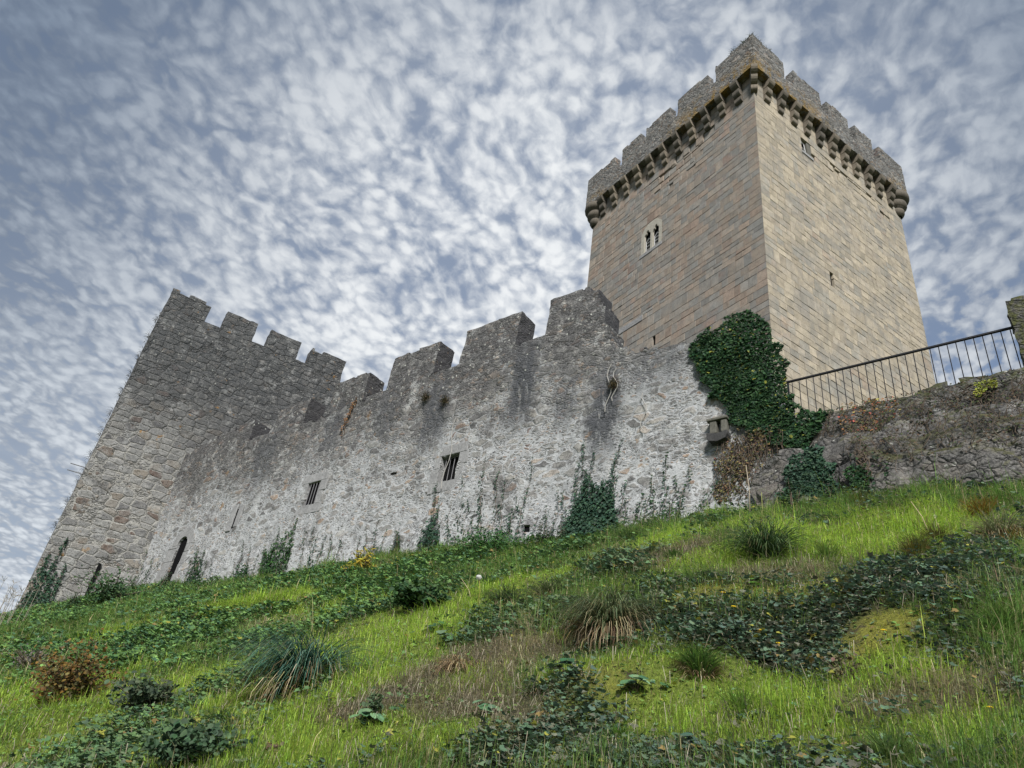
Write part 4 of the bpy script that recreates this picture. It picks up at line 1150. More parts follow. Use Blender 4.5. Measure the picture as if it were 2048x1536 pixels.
tussock(2035, 1090, 30, 'golden olive tuft cut by the right picture edge', col=OR, n_=200, lean=.2, droop=.6)
tussock(1075, 1215, 30, 'dull brown-green tuft leaning on the pale dry tuft', col=OL, n_=180, dry=.6)
tussock(1655, 1120, 34, 'yellow-green tuft on the bright grass under the ledge', col=((.14, .20, .05), (.10, .17, .04)), n_=260, lean=.15, droop=.5)

# ------------------------------------------------------------------ shrubs and bushes
def bush(px, py, w_px, h_px, label, cols, nleaf, lsize, name='bush', cat='bush', twigs=26, shape='round', mat=None, flat_=.6, seed=0):
    p = G(px, py + h_px * .5); dist = np.linalg.norm(p); R = w_px / 2 / F_PX * dist; Hh = h_px / F_PX * dist
    e_ = empty(name, tuple(p - np.array([0, 0, .05])))
    m_ = MB(); tips = []
    for k in range(twigs):
        a = random.uniform(0, 6.28); r_ = R * random.uniform(.25, .95); hh = Hh * random.uniform(.35, 1.0) * (1 - .35 * (r_ / R) ** 2)
        mid_ = (r_ * .4 * math.cos(a), r_ * .4 * math.sin(a), hh * .6); tip = (r_ * math.cos(a), r_ * math.sin(a), hh)
        m_.tube([(0.03 * math.cos(a), 0.03 * math.sin(a), 0), mid_, tip], [.012 * dist / 12, .008 * dist / 12, .004 * dist / 12], 4, cap=False)
        tips += [mid_, tip, tuple((np.array(mid_) + tip) / 2)]
    m_.build('stems', M_TWIG, e_)
    if nleaf:
        tips = np.array(tips); q = tips[rng.integers(0, len(tips), nleaf)]
        pos = q + rng.normal(0, 1, (nleaf, 3)) * np.array([R, R, Hh * .8]) * .13
        pos[:, 2] = np.abs(pos[:, 2])
        nr = np.stack([rng.normal(0, .6, nleaf), rng.normal(-.5, .6, nleaf), np.full(nleaf, flat_)], 1)
        b = Bag(); b.add(leaves(pos, rng.uniform(.6, 1.2, nleaf) * lsize, nr, rng.uniform(0, 6.28, nleaf), jcol(pick(cols, nleaf), nleaf, .2), shape))
        b.build('leaves', mat or M_LEAF, e_)
    tag(e_, label, cat)
bush(128, 1360, 150, 110, 'rusty brown bush turning autumn colours at the lower left', [(.13, .075, .02), (.18, .11, .025), (.09, .055, .02), (.10, .09, .03)], 2000, .05, twigs=40)
bush(58, 1322, 96, 48, 'grey dead brushwood heap at the far left', [(.16, .14, .13), (.10, .09, .085)], 380, .035, name='brushwood', cat='brushwood', twigs=80)
bush(716, 1122, 62, 56, 'yellow-leaved shrub at the foot of the curtain wall', [(.28, .24, .03), (.34, .27, .03), (.18, .19, .03)], 480, .11, name='shrub', cat='shrub', shape='long')
bush(215, 1180, 120, 60, 'dark green bramble mound at the foot of the corner tower', [(.03, .07, .03), (.05, .10, .035)], 1500, .09, name='bramble', cat='bramble')
bush(980, 1085, 150, 62, 'bright green nettle clump under the middle of the wall', [(.04, .12, .03), (.06, .15, .035), (.03, .08, .03)], 2000, .09, name='nettle_clump', cat='nettles', shape='long')
bush(840, 1195, 120, 56, 'dark bramble mound below the yellow shrub', [(.025, .065, .025), (.045, .09, .03)], 2000, .075, name='bramble', cat='bramble')
bush(300, 1395, 150, 60, 'grey-green bramble mound beside the rusty bush', [(.05, .08, .045), (.08, .11, .06), (.04, .06, .035)], 1500, .055, name='bramble', cat='bramble')
bush(500, 1285, 60, 30, 'small dark weed clump left of centre on the bright grass', [(.03, .07, .04), (.05, .09, .05)], 500, .06, name='weed_clump', cat='weeds')
bush(390, 1490, 180, 70, 'broad leafy bramble mound at the bottom left', [(.04, .08, .04), (.07, .12, .06), (.03, .06, .03)], 2200, .045, name='bramble', cat='bramble')
bush(545, 1495, 40, 40, 'small dead brown plant near the bottom left', [(.12, .08, .05), (.16, .12, .08)], 120, .04, name='dead_plant', cat='dead plant', twigs=22)
bush(1690, 1330, 90, 60, 'bare brown twiggy plant in the dark ivy, lower right', [(.10, .07, .05), (.12, .12, .05)], 160, .03, name='dead_plant', cat='dead plant', twigs=34)
bush(1165, 1235, 34, 70, 'thin dark seeding weed beside the hollow tuft', [(.06, .07, .06), (.04, .06, .04)], 120, .03, name='weed', cat='weed', twigs=16)

# broad-leaved plants low in the grass
def dock(px, py, r_px, label, cols, k=7, cat='leafy plant', name='broad_leaf_plant', up=.6):
    p = G(px, py); dist = np.linalg.norm(p); R = r_px / F_PX * dist; k = int(k * 1.7)
    e_ = empty(name, tuple(p))
    a = rng.uniform(0, 6.28, k) ; rr2 = R * rng.uniform(.25, .8, k)
    pos = np.stack([rr2 * np.cos(a), rr2 * np.sin(a), R * rng.uniform(.2, .9, k) * up], 1)
    nr = np.stack([np.cos(a) * .35, np.sin(a) * .35 - .3, np.full(k, 1.)], 1)
    b = Bag(); b.add(leaves(pos, R * rng.uniform(.35, .68, k), nr, rng.uniform(0, 6.28, k), jcol(pick(cols, k), k, .15), 'round', .2)); b.build('leaves', M_LEAF, e_)
    m_ = MB()
    for q in pos: m_.tube([(0, 0, -.02), tuple(q * np.array([.5, .5, .7])), tuple(q)], .0022 * max(1, dist / 6), 4, cap=False)
    m_.build('stems', M_TWIG, e_)
    tag(e_, label, cat, 'broad-leaved plants in the grass')
LG = [(.10, .20, .10), (.07, .15, .08), (.14, .24, .13)]; LD = [(.04, .10, .05), (.06, .14, .05)]; LB = [(.12, .22, .03), (.09, .18, .03)]
dock(735, 1452, 42, 'broad pale-green leaves low on the left of the bottom centre', LG, 10)
dock(790, 1425, 26, 'darker leaf pair between dry patches at bottom centre left', LD, 5)
dock(975, 1430, 40, 'large blue-green leaves in the bottom centre', LG, 9)
dock(1000, 1405, 20, 'upright olive leaf standing above the blue-green leaves', LB, 4)
dock(1270, 1385, 44, 'round pale-green leaves in bright grass, centre right', LG, 9)
dock(1140, 1350, 40, 'dark glossy leaf clump below the hollow tuft', LD, 9)
dock(1320, 1380, 26, 'two dark round leaves right of the pale round leaves', LD, 5)
dock(905, 1290, 40, 'blue-green leaves beside the orange leaf cluster', LG, 12)
dock(870, 1268, 34, 'leafy patch right of the orange leaf cluster', LD, 10)
dock(1515, 1175, 30, 'bright green dandelion leaves above the moss', LB, 7)
dock(1750, 1195, 24, 'small bright leaves beside the reddish-olive tuft', LB, 5)
dock(1905, 1140, 24, 'single upright yellow-green dock leaf near the right', LB, 3)
dock(1925, 1215, 34, 'pale leaves edging the dark ivy carpet at right', LG, 8)
dock(1490, 1265, 26, 'yellow-green leaf rosette amid the central dark ivy', LB, 6)
dock(1580, 1420, 30, 'leafy green weed in the lower right middle', LG, 7)
dock(1995, 1480, 30, 'dock leaves at the bottom right corner', LG, 7)
dock(1230, 1275, 36, 'dark leafy weed under the hollow tuft', LD, 9)
dock(820, 1284, 15, 'orange-red autumn leaf cluster standing out in the grass', [(.42, .08, .02), (.34, .06, .02)], 7, name='orange_leaves', cat='autumn leaves', up=1.3)
dock(1390, 1500, 40, 'grey-green ivy leaves at the bottom, right of the bright tuft', [(.05, .09, .07), (.07, .11, .09)], 14)
dock(1060, 1475, 36, 'dark ivy leaves at the bottom centre', [(.04, .08, .06), (.06, .10, .08)], 14)
dock(1530, 1510, 26, 'leafy weed at the bottom edge, right of centre', LD, 7)

# stalks: dandelion clock, cut stems, seed heads
def stalk(px0, py0, px1, py1, label, col=M_DRY, rad=.004, head=None, name='seed_stalk', cat='stalk', c=(.34, .30, .18), group=None, bend=.03):
    p = G(px0, py0); d = pray(px1, py1); t = (p @ NV) / (d @ NV); q = d * t
    e_ = empty(name, tuple(p)); v = q - p; dist = np.linalg.norm(p)
    m_ = MB(); rad *= max(1, dist / 8)
    m_.tube([(0, 0, -.03), tuple(v * .5 + np.array([bend, 0, 0])), tuple(v)], [rad, rad * .85, rad * .6], 6)
    me = m_.mesh('stem', True); a = me.attributes.new('Col', 'FLOAT_COLOR', 'POINT'); a.data.foreach_set('color', np.tile([*c, 1], len(me.vertices)).astype(np.float32))
    ob('stem', me, M_DRY, e_)
    if head:
        k, rr_, hc = head
        u = rng.normal(0, 1, (k, 3)); u /= np.linalg.norm(u, axis=1, keepdims=True)
        b = Bag(); b.add(leaves(v + u * rr_ * rng.uniform(.75, 1, (k, 1)), np.full(k, rr_ * .5), u, rng.uniform(0, 6.28, k), jcol([hc], k, .08, .02), 'round', 0))
        b.build('seed_head', M_LEAF, e_)
    tag(e_, label, cat, group)
stalk(954, 1212, 958, 1155, 'dandelion clock on a pale stalk in the middle of the slope', head=(160, .045, (.62, .62, .60)), name='dandelion_clock', cat='dandelion', c=(.30, .26, .08))
stalk(945, 1202, 922, 1156, 'bare cut stalk leaning left beside the dandelion clock', rad=.005)
stalk(1858, 1064, 1822, 1003, 'pale broken stalk leaning left on the right of the slope', rad=.006, c=(.40, .33, .2))
stalk(1869, 1062, 1870, 1033, 'short upright stalk with a small head beside the leaning pale stalk', rad=.005, head=(30, .03, (.3, .34, .2)))
stalk(1500, 1035, 1492, 930, 'tall thin bleached stem in front of the autumn creeper', rad=.006, c=(.36, .31, .24))
stalk(1520, 1050, 1523, 985, 'slender green-yellow stem right of the bleached stem', rad=.005, c=(.25, .27, .10))
stalk(618, 1290, 625, 1195, 'tall dry weed stem above the big sedge tuft', rad=.004, c=(.25, .25, .12))
stalk(630, 1300, 612, 1205, 'second dry weed stem crossing the bright grass', rad=.0035, c=(.18, .18, .09))
stalk(745, 1445, 733, 1375, 'leafy upright weed stem at the lower centre left', rad=.005, c=(.10, .13, .05))
stalk(1462, 1530, 1447, 1395, 'thin dark wiry stem rising at the bottom right of centre', rad=.0022, c=(.05, .04, .03))
stalk(1440, 1120, 1495, 1058, 'dark branching stalk left of the long drooping tuft', rad=.004, c=(.06, .05, .05))
stalk(1300, 1250, 1380, 1090, 'long dark arching stalk over the grass', rad=.003, c=(.09, .08, .06), bend=-.1)
stalk(1690, 1440, 1668, 1380, 'thin brown stem over the ivy in the lower right', rad=.0025, c=(.12, .08, .05))
# leafy upright weed on its stem
bush(742, 1412, 44, 74, 'tall leafy grey-green weed at the lower centre left', [(.06, .10, .05), (.08, .12, .06)], 260, .035, name='weed', cat='weed', twigs=8)
# flowers
fl = [(1447, 1206), (1468, 1236), (1519, 1285), (1559, 1313), (1988, 1454), (1771, 1288), (1500, 1046), (1437, 998), (1458, 1010)]
for i_, (px, py) in enumerate(fl):
    p = G(px, py); dist = np.linalg.norm(p); e_ = empty('yellow_flower', tuple(p)); r_ = 5.5 / F_PX * dist
    k = 8; a = np.arange(k) * 6.283 / k
    pos = np.stack([np.cos(a) * r_ * .5, np.sin(a) * r_ * .5, np.full(k, .10)], 1)
    b = Bag(); b.add(leaves(pos, np.full(k, r_), np.stack([.1 * np.cos(a), .1 * np.sin(a) - .6, np.ones(k)], 1), a, jcol([(.75, .55, .02)], k, .05, .02), 'round', 0)); b.build('petals', M_LEAF, e_)
    m_ = MB(); m_.tube([(0, 0, -.02), (0, 0, .10)], .002 * max(1, dist / 7), 5); m_.build('stem', M_TWIG, e_)
    tag(e_, ['yellow flower beside bright leaves above the central dark ivy', 'yellow flower on the upper edge of the central dark ivy', 'yellow flower in the middle of the central dark ivy',
             'yellow flower on the lower edge of the central dark ivy', 'yellow flower near the bottom right corner', 'yellow flower between two dark ivy patches at right', 'yellow flower at the foot of the bleached stem',
             'yellow flower low on the autumn creeper', 'yellow flower right of the low creeper one'][i_], 'flower', 'yellow flowers')

# ------------------------------------------------------------------ ivy on the walls
def wall_leaves(x, z, y, size, cols, jit=.2, shape='ivy', tilt=.33, p=None):
    n_ = len(x)
    pos = NV * D0 + SX * x[:, None] + NV * y[:, None] + np.stack([0 * x, 0 * x, z], 1)
    nr = -NV + np.array([0, 0, .45]) + rng.normal(0, tilt, (n_, 3))
    return leaves(pos, size, nr, rng.normal(math.pi, .8, n_), jcol(pick(cols, n_, p), n_, jit), shape, .12)
def in_poly(x, z, poly):
    poly = np.asarray(poly); c = np.zeros(len(x), bool); j = len(poly) - 1
    for i in range(len(poly)):
        xi, zi = poly[i]; xj, zj = poly[j]
        t = ((zi > z) != (zj > z)) & (x < (xj - xi) * (z - zi) / (zj - zi + 1e-12) + xi)
        c ^= t; j = i
    return c
IVD = [(.012, .040, .014), (.02, .06, .02), (.035, .085, .028), (.015, .045, .022)]
IVB = [(.022, .055, .035), (.035, .08, .052), (.05, .10, .06)]
def ivy_mass(label, poly_px, N, cols, size=.085, depth=.35, name='ivy', edge=None, group=None, density=None, y0=0.0, tilt=.33, stems=6):
    poly = [WL(a, b) for a, b in poly_px]
    P = np.array(poly); x0, z0 = P.min(0); x1, z1 = P.max(0)
    x = rng.uniform(x0, x1, N * 3); z = rng.uniform(z0, z1, N * 3)
    wob = .26
    xx = x + wob * fbm(np.stack([x * 4, z * 4, 0 * x], 1), 3, 5); zz = z + wob * fbm(np.stack([x * 4, z * 4, 0 * x], 1), 3, 15)
    k = in_poly(xx, zz, poly)
    if density is not None: k &= rng.random(len(x)) < density(x, z)
    x, z = x[k][:N], z[k][:N]; n_ = len(x)
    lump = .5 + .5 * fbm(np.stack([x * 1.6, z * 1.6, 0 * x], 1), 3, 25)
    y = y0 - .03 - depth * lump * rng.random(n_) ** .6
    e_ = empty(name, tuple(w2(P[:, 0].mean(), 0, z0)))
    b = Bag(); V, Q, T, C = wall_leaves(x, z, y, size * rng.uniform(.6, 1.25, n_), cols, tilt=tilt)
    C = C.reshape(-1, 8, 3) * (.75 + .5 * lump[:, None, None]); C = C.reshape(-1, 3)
    if edge is not None:
        er = rng.random(n_) < edge
        C = C.reshape(-1, 8, 3); C[er] = np.array([.26, .27, .05]); C = C.reshape(-1, 3)
    b.add((V - np.array(e_.location), Q, T, C))
    b.build('leaves', M_LEAF, e_)
    m_ = MB()
    for s_ in range(stems):
        xs = random.uniform(x0 * .6 + x1 * .4, x1 * .6 + x0 * .4); pts = []
        for k2 in range(8):
            zz_ = z0 + (z1 - z0) * k2 / 7 * .8; pts.append(tuple(w2(xs + .12 * math.sin(k2 * 1.3 + s_), y0 - .03, zz_) - np.array(e_.location)))
        m_.tube(pts, .012, 5)
    m_.build('stems', M_TWIG, e_)
    tag(e_, label, 'ivy', group)
    return e_
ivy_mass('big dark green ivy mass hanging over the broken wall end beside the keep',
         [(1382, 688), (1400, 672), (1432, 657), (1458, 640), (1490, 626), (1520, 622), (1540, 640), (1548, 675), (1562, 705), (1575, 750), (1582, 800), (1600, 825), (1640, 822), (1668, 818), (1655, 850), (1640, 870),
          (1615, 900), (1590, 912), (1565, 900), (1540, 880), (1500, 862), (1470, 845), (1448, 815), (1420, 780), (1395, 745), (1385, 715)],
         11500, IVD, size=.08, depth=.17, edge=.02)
ivy_mass('blue-green ivy covering the rock below the ledge', [(1575, 1020), (1590, 960), (1610, 925), (1650, 905), (1672, 925), (1690, 960), (1700, 1010), (1660, 1020)], 2000, IVB, size=.075, depth=.2, y0=-.55, density=lambda x, z: np.clip(.6 + 2.2 * fbm(np.stack([x * 2, z * 2, 0 * x], 1), 3, 69), .03, 1))
ivy_mass('thin dark ivy streak on the rock right of the blue-green ivy', [(1712, 1000), (1720, 940), (1745, 900), (1790, 930), (1800, 980), (1770, 1010)], 420, IVD, size=.065, depth=.12, y0=-.6, density=lambda x, z: np.clip(.4 + 2.5 * fbm(np.stack([x * 2, z * 2, 0 * x], 1), 3, 79), .03, 1))
AUT = [(.18, .12, .06), (.24, .19, .08), (.17, .09, .065), (.12, .09, .07), (.10, .09, .045), (.26, .24, .09), (.09, .07, .055)]
ivy_mass('autumn creeper with yellow and reddish leaves below the ivy mass',
         [(1425, 1000), (1440, 960), (1425, 930), (1440, 900), (1475, 880), (1460, 845), (1500, 862), (1545, 880), (1560, 910), (1555, 950), (1530, 980), (1500, 1010), (1470, 1025)], 1200, AUT, size=.05, depth=.12, y0=-.03,
         name='creeper', density=lambda x, z: np.clip(.42 + 2.0 * fbm(np.stack([x * 2, z * 2, 0 * x], 1), 3, 66), .05, 1), stems=9)
RED = [(.42, .12, .08), (.30, .15, .06), (.36, .27, .08), (.22, .13, .07), (.12, .10, .05)]
ivy_mass('red and orange creeper leaves on the dark parapet under the railing', [(1670, 850), (1690, 815), (1760, 800), (1810, 815), (1790, 845), (1740, 875), (1690, 880)], 230, RED, size=.055, depth=.06, y0=-.12, name='creeper', stems=4)
ivy_mass('small yellow-green creeper patch high on the dark parapet', [(1950, 800), (1960, 775), (1995, 765), (1990, 785), (1975, 800)], 160, [(.30, .32, .05), (.2, .24, .05)], size=.06, depth=.06, y0=-.12, name='creeper', stems=1)
ivy_mass('strip of rust-coloured creeper below the third merlon from the left', [(695, 840), (683, 870), (678, 880), (685, 850), (702, 815), (712, 795), (716, 800)], 160, [(.28, .15, .07), (.22, .12, .06)], size=.06, depth=.03, name='creeper', stems=1)

def strands(label, items, cols=IVD, size=.075, name='ivy', dens=26, group='ivy climbing from the foot of the wall', patchpx=None, npatch=0, plane=None):
    """items: list of (foot px, foot py, top px, top py)"""
    f0 = w2(*[v for v in (WL(items[0][0], items[0][1])[0], 0, WL(items[0][0], items[0][1])[1])])
    e_ = empty(name, tuple(f0)); b = Bag(); m_ = MB()
    for (ax, ay, bx, by) in items:
        x0, z0 = WL(ax, ay); x1, z1 = WL(bx, by); z0 -= .2
        L = math.hypot(x1 - x0, z1 - z0); k = max(3, int(L / .18)); ph = random.uniform(0, 6)
        t = np.linspace(0, 1, k); xs = x0 + (x1 - x0) * t + .05 * np.sin(t * L * 3.2 + ph) + .03 * np.sin(t * L * 9 + ph); zs = z0 + (z1 - z0) * t
        yo = -.27 * np.clip((9.2 - zs) / 2.2, 0, 1) ** 2 - .05
        pts = [tuple(w2(a, c_, b_) - f0) for a, b_, c_ in zip(xs, zs, yo)]
        m_.tube(pts, [.010 * (1 - .6 * q) for q in t], 4, cap=False)
        n_ = int(L * dens * 1.25); u = rng.random(n_) ** 1.25
        spread = .025 + .10 * (1 - u) ** 1.2
        xl_ = np.interp(u, t, xs) + rng.normal(0, 1, n_) * spread; zl_ = np.interp(u, t, zs) + rng.normal(0, .04, n_); yl_ = np.interp(u, t, yo) - rng.random(n_) * .05
        V, Q, T, C = wall_leaves(xl_, zl_, yl_, size * rng.uniform(.55, 1.15, n_) * (1 - .3 * u), cols)
        b.add((V - f0, Q, T, C))
    if patchpx:
        poly = [WL(a, c_) for a, c_ in patchpx]; P = np.array(poly); xx0, zz0 = P.min(0); xx1, zz1 = P.max(0)
        x = rng.uniform(xx0, xx1, npatch * 3); z = rng.uniform(zz0, zz1, npatch * 3)
        k = in_poly(x + .08 * fbm(np.stack([x * 5, z * 5, 0 * x], 1), 2, 5), z, poly); k &= rng.random(len(x)) < .35 + .65 * np.clip((zz1 - z) / (zz1 - zz0) * 1.6, 0, 1)
        x, z = x[k][:npatch], z[k][:npatch]
        yo = -.27 * np.clip((9.2 - z) / 2.2, 0, 1) ** 2 - .04 - rng.random(len(x)) * .14
        V, Q, T, C = wall_leaves(x, z, yo, size * rng.uniform(.6, 1.2, len(x)), cols); b.add((V - f0, Q, T, C))
    b.build('leaves', M_LEAF, e_); m_.build('stems', M_TWIG, e_)
    tag(e_, label, 'ivy', group)
strands('tallest dense ivy clump climbing the wall foot, near the stone spout',
        [(1165, 1080, 1172, 885), (1180, 1080, 1190, 900), (1200, 1078, 1245, 880), (1150, 1080, 1160, 930), (1215, 1075, 1240, 905), (1190, 1080, 1210, 960), (1140, 1085, 1130, 985), (1225, 1075, 1262, 960), (1175, 1080, 1178, 940), (1155, 1082, 1150, 960)],
        cols=IVB, patchpx=[(1135, 1092), (1150, 1030), (1165, 985), (1180, 955), (1205, 975), (1225, 960), (1235, 1010), (1250, 1080)], npatch=2300, dens=42)
strands('ivy strands right of the tallest clump, reaching towards the spout', [(1275, 1065, 1288, 990), (1295, 1060, 1305, 960), (1330, 1055, 1338, 905), (1345, 1055, 1355, 955), (1360, 1050, 1382, 930), (1385, 1040, 1420, 990), (1315, 1060, 1318, 980), (1255, 1070, 1262, 1000), (1370, 1045, 1368, 985), (1400, 1035, 1440, 960)], dens=34, cols=IVB + IVD)
strands('dense ivy clump with a forked top under the left barred window', [(540, 1160, 560, 1055), (560, 1158, 600, 1038), (575, 1155, 592, 1050), (548, 1160, 548, 1085), (530, 1160, 535, 1090)],
        patchpx=[(525, 1160), (530, 1110), (552, 1090), (570, 1070), (590, 1060), (588, 1110), (580, 1155)], npatch=900, dens=40, cols=[(.03, .08, .025), (.045, .11, .03), (.02, .055, .02)])
strands('ivy climbing between the doorway and the narrow slit', [(382, 1170, 400, 1090), (392, 1170, 412, 1100), (405, 1165, 420, 1120), (376, 1165, 388, 1115), (420, 1165, 428, 1130)], patchpx=[(378, 1172), (395, 1110), (412, 1105), (408, 1170)], npatch=320, dens=34)
strands('thin ivy strands either side of a low leafy clump, left of the dense forked ivy', [(470, 1165, 478, 1110), (485, 1165, 488, 1080), (500, 1162, 505, 1090), (478, 1165, 500, 1125), (512, 1160, 520, 1110)], patchpx=[(470, 1168), (478, 1135), (505, 1130), (510, 1165)], npatch=260, dens=30)
strands('ivy strands between the left barred window and the yellow shrub', [(605, 1150, 615, 1060), (620, 1148, 640, 1065), (640, 1140, 655, 1075), (660, 1135, 668, 1070), (675, 1130, 690, 1075), (632, 1145, 628, 1050)], dens=24, cols=IVB)
strands('ivy strands behind the yellow shrub', [(735, 1120, 738, 1060), (750, 1118, 760, 1040), (770, 1112, 775, 1060), (790, 1108, 800, 1050), (722, 1120, 725, 1075)], dens=22, cols=IVB)
strands('ivy column rising to the right barred window', [(862, 1095, 878, 960), (870, 1095, 880, 1000), (858, 1098, 868, 1030), (880, 1092, 886, 1040), (850, 1098, 850, 1050)], patchpx=[(845, 1098), (862, 1040), (880, 1030), (890, 1092)], npatch=300, dens=34, cols=IVB)
strands('ivy strands just right of the right barred window', [(900, 1092, 905, 1010), (920, 1090, 930, 960), (935, 1088, 938, 1000), (960, 1085, 970, 915), (975, 1085, 960, 980), (945, 1088, 955, 1020), (990, 1083, 1000, 940)], dens=24, cols=IVB)
strands('ivy strands across the lower wall above the bright nettles', [(1005, 1082, 1012, 960), (1025, 1080, 1035, 990), (1040, 1080, 1070, 905), (1015, 1082, 1040, 1000), (1075, 1080, 1085, 1020), (1095, 1082, 1100, 1010), (1115, 1085, 1120, 980), (1030, 1080, 1028, 1020)], dens=24, cols=IVB)
strands('sparse ivy strands left of the doorway, in the corner with the tower', [(262, 1170, 280, 1090), (275, 1170, 298, 1100), (290, 1168, 310, 1110), (300, 1168, 330, 1105), (285, 1170, 305, 1135)], dens=26)
# ivy on the tower's outer corner
def tower_ivy():
    e_ = empty('ivy', tuple(J + FD * -3.4 + np.array([0, 0, 6.]))); b = Bag(); m_ = MB(); f0 = np.array(e_.location)
    TN = np.array([-FD[1], FD[0], 0])
    for (x0, z0, x1, z1) in [(-3.6, 5.9, -3.5, 8.6), (-3.35, 6.0, -3.15, 9.4), (-3.1, 6.2, -3.0, 7.9), (-2.8, 6.3, -2.75, 8.3), (-3.5, 5.9, -3.35, 7.8), (-2.95, 6.2, -2.9, 7.2)]:
        L = z1 - z0; n_ = int(L * 55); u = rng.random(n_) ** 1.3
        x = x0 + (x1 - x0) * u + rng.normal(0, 1, n_) * (.03 + .10 * (1 - u)); z = z0 + L * u
        pos = J + FD * x[:, None] - TN * (.06 + .08 * rng.random(n_))[:, None] + np.stack([0 * x, 0 * x, z], 1) - f0
        nr = -TN + np.array([0, 0, .4]) + rng.normal(0, .5, (n_, 3))
        b.add(leaves(pos, .10 * rng.uniform(.6, 1.1, n_), nr, rng.normal(math.pi, .8, n_), jcol(pick(IVB, n_), n_)))
        m_.tube([tuple(J + FD * x0 - TN * .05 + np.array([0, 0, z0]) - f0), tuple(J + FD * x1 - TN * .05 + np.array([0, 0, z1]) - f0)], .014, 4)
    b.build('leaves', M_LEAF, e_); m_.build('stems', M_TWIG, e_)
    tag(e_, 'ivy climbing the outer corner of the left tower', 'ivy')
tower_ivy()
# weeds standing against the wall foot
def tall_weed(px, py, h, label, cols=((.035, .075, .035), (.05, .09, .045)), group='tall nettles against the wall foot'):
    p = G(px, py); e_ = empty('nettle', tuple(p)); b = Bag(); m_ = MB()
    for s_ in range(7):
        a = random.uniform(0, 6.28); r_ = random.uniform(0, .22); hh = h * random.uniform(.55, 1.05)
        bx, by = r_ * math.cos(a), r_ * math.sin(a); lx, ly = random.gauss(0, .08), random.gauss(0, .08)
        m_.tube([(bx, by, -.1), (bx + lx * .5, by + ly * .5, hh * .5), (bx + lx, by + ly, hh)], [.012, .009, .005], 4, cap=False)
        n_ = int(hh * 62); u = rng.random(n_) ** .8; aa = rng.uniform(0, 6.28, n_)
        rad_ = .03 + .10 * (1 - u)
        pos = np.stack([bx + lx * u + rad_ * np.cos(aa), by + ly * u + rad_ * np.sin(aa), hh * u], 1)
        nr = np.stack([np.cos(aa) * .4, np.sin(aa) * .4 - .3, np.full(n_, .9)], 1)
        b.add(leaves(pos, .11 * (1.1 - .5 * u), nr, aa + math.pi / 2 + math.pi, jcol(pick(cols, n_), n_), 'long'))
    b.build('leaves', M_LEAF, e_); m_.build('stems', M_TWIG, e_)
    tag(e_, label, 'nettle', group)
for (px, py, h, lab) in [(790, 1112, .9, 'nettles left of the bright clump, nearest the yellow shrub'), (835, 1105, 1.1, 'nettles under the ivy column of the right barred window'), (875, 1100, 1.2, 'tall nettles straight below the right barred window'),
                         (910, 1098, 1.0, 'nettles just left of the bright green clump'), (940, 1092, 1.1, 'nettles behind the left end of the bright green clump'), (985, 1085, 1.2, 'tall nettles rising behind the bright green clump'),
                         (1020, 1085, 1.1, 'nettles at the right end of the bright green clump'), (1045, 1090, .9, 'nettles beside the dark drain hole'), (1085, 1092, .7, 'short nettles left of the tallest ivy clump'),
                         (1120, 1092, .7, 'short nettles touching the tallest ivy clump'), (1300, 1070, .6, 'low weeds right of the spiky tuft at the wall foot'), (1345, 1060, .6, 'low weeds under the right ivy strands')]:
    tall_weed(px, py, h, lab)
for (px, py, h, lab) in [(255, 1185, .8, 'dark weeds at the corner of the tower and the wall'), (325, 1180, .7, 'dark weeds at the foot of the doorway'), (430, 1180, .5, 'low weeds between the doorway and the forked ivy'), (560, 1165, .6, 'low weeds under the forked ivy clump'),
                         (140, 1215, .6, 'dark weeds at the foot of the tower, near its outer corner'), (1590, 1020, .6, 'weeds at the foot of the blue-green ivy'), (1660, 1012, .5, 'weeds right of the foot of the blue-green ivy')]:
    tall_weed(px, py, h, lab, group='dark weeds along the foot of the walls')
# pale dry umbels beside the tower, at the skyline
e_ = empty('dry_weed', tuple(G(12, 1262))); m_ = MB()
for s_ in range(16):
    a = random.uniform(0, 6.28); bx, by = random.uniform(-.9, .6), random.uniform(-.3, .3); hh = random.uniform(.7, 1.7); lx = random.gauss(0, .12)
    m_.tube([(bx, by, -.2), (bx + lx * .5, by, hh * .5), (bx + lx, by, hh)], [.010, .008, .005], 4, cap=False)
    for q in range(5):
        m_.tube([(bx + lx, by, hh), (bx + lx + random.gauss(0, .12), by + random.gauss(0, .12), hh + random.uniform(.04, .16))], .005, 4, cap=False)
me = m_.mesh('stalks'); a = me.attributes.new('Col', 'FLOAT_COLOR', 'POINT'); a.data.foreach_set('color', np.tile([.30, .27, .22, 1], len(me.vertices)).astype(np.float32))
ob('stalks', me, M_DRY, e_); tag(e_, 'pale dry umbel weeds on the skyline left of the tower', 'dry weeds')
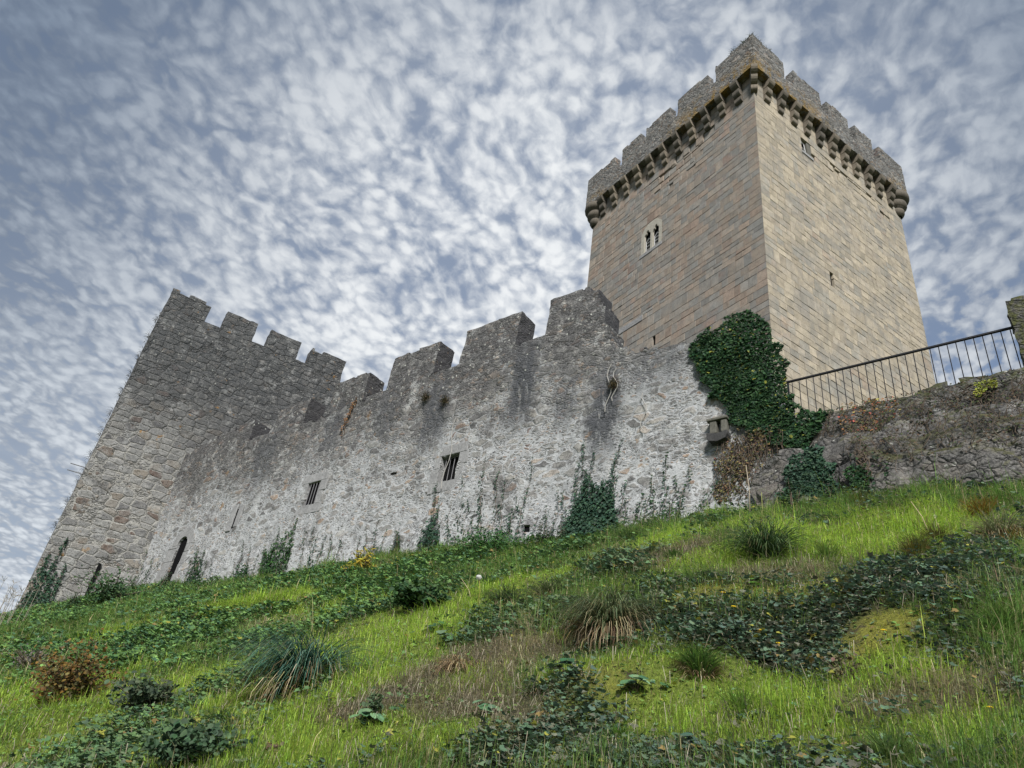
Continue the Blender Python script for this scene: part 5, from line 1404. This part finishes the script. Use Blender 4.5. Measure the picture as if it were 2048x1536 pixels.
# pale roots hanging on the wall, weeds on the merlons
m_ = MB(); m2 = MB()
for (x0, z0, z1) in ((-9.75, 12.5, 10.9), (-9.55, 12.3, 11.2), (-8.6, 11.2, 10.0), (-15.6, 12.2, 9.6)):
    k = 9; pts = [tuple(w2(x0 + .09 * math.sin(i * 1.1 + x0), -.07, z0 + (z1 - z0) * i / (k - 1)) - w2(-9.6, 0, 10.9)) for i in range(k)]
    m_.tube(pts, .012, 5)
r_e = empty('dead_roots', tuple(w2(-9.6, 0, 10.9))); m_.build('root', M_PALEROOT, r_e); tag(r_e, 'bleached dead roots hanging down the middle of the wall', 'dead roots')
for (x, z, label) in ((-9.6, 11.75, 'brown dead plant rooted in the wall below the ruined merlon'), (-16.3, 13.0, 'brown dry plant hanging above the right barred window'), (-17.3, 13.4, 'dry grassy tuft on the wall under the fourth merlon')):
    n_ = 220; e_ = empty('wall_plant', tuple(w2(x, 0, z))); a = rng.uniform(0, 6.28, n_)
    base = rng.normal(0, .08, (n_, 3)); b = Bag()
    b.add(long_blades(base - NV * .05, rng.uniform(.08, .30, n_), np.full(n_, .006), np.abs(rng.normal(.9, .4, n_)), math.atan2(-NV[1], -NV[0]) + rng.normal(0, 1.1, n_), jcol(pick([(.12, .09, .05), (.17, .13, .08), (.08, .08, .04)], n_), n_), droop=1.2))
    b.build('stems', M_DRY, e_); tag(e_, label, 'wall plant')
n_ = 260; e_ = empty('wall_plant', tuple(KP + np.array([0, 0, 39.86]))); b = Bag()
kx = np.array([math.cos(KRZ), math.sin(KRZ), 0]); ky = np.array([-kx[1], kx[0], 0])
u = rng.uniform(-.4, 1.2, n_); sd_ = rng.random(n_) < .5
base = np.where(sd_[:, None], kx * u[:, None] - ky * .35, ky * u[:, None] - kx * .35)
b.add(long_blades(base, rng.uniform(.12, .42, n_), np.full(n_, .012), np.abs(rng.normal(.6, .4, n_)), rng.uniform(0, 6.28, n_), jcol(pick([(.06, .08, .03), (.10, .11, .05)], n_), n_), droop=1.0))
b.build('stems', M_BLADE, e_); tag(e_, 'weeds growing on top of the near corner merlon of the keep', 'wall plant')

# bare creeper stems trailing over the dark wall on the right
def trailing(label, x0, x1, ztop, n_, lmin, lmax, y0, seed):
    r = random.Random(seed); f0 = w2((x0 + x1) / 2, y0, ztop); e_ = empty('bare_creeper', tuple(f0)); m_ = MB(); b = Bag()
    for i in range(n_):
        x = r.uniform(x0, x1); L = r.uniform(lmin, lmax); z = ztop - r.uniform(0, .5); ph = r.uniform(0, 6); pts = []
        dx_ = r.gauss(0, .25)
        for k in range(7):
            t = k / 6; pts.append(tuple(w2(x + dx_ * t + .05 * math.sin(ph + t * 9), y0 - .04 * math.sin(t * 5 + ph), z - L * t) - f0))
        m_.tube(pts, .0055, 4, cap=False)
    m_.build('stems', M_TWIG, e_); k = n_ * 14
    x = rng.uniform(x0, x1, k); z = ztop - rng.random(k) ** 1.2 * lmax * 1.2
    V, Q, T, C = wall_leaves(x, z, y0 - rng.random(k) * .08, .045 * rng.uniform(.5, 1.2, k), [(.06, .045, .03), (.04, .05, .025), (.09, .06, .035), (.03, .03, .025), (.06, .08, .03)])
    b.add((V - f0, Q, T, C)); b.build('leaves', M_LEAF, e_); tag(e_, label, 'creeper')
trailing('bare brown creeper trailing over the dark parapet below the railing', -4.0, .6, 9.35, 110, .25, .9, -.16, 3)
trailing('dead creeper stems hanging on the rock below the ledge at right', -3.4, .6, 8.7, 80, .3, 1.0, -.62, 9)

n_ = 420; e_ = empty('wall_plant', tuple(J + FD * -3.72 + np.array([0, 0, 12.]))); b = Bag()
zz = rng.uniform(-3, 9.5, n_); zz = np.where(rng.random(n_) < .6, np.round(zz * .9) / .9 + rng.normal(0, .12, n_), zz)
base = np.stack([-.06 * FD[0] + 0 * zz, -.06 * FD[1] + 0 * zz, zz], 1)
b.add(long_blades(base, rng.uniform(.08, .34, n_), np.full(n_, .010), np.abs(rng.normal(.8, .4, n_)), math.atan2(-FD[1], -FD[0]) + rng.normal(0, .8, n_), jcol(pick([(.13, .10, .06), (.20, .17, .11), (.08, .08, .04)], n_), n_), droop=.9))
b.build('stems', M_DRY, e_); tag(e_, 'dry weeds sprouting along the outer edge of the corner tower', 'wall plant')
trailing('dry leafless creeper twigs among the autumn leaves beside the rock', -6.6, -5.0, 9.3, 60, .5, 1.6, -.10, 19)
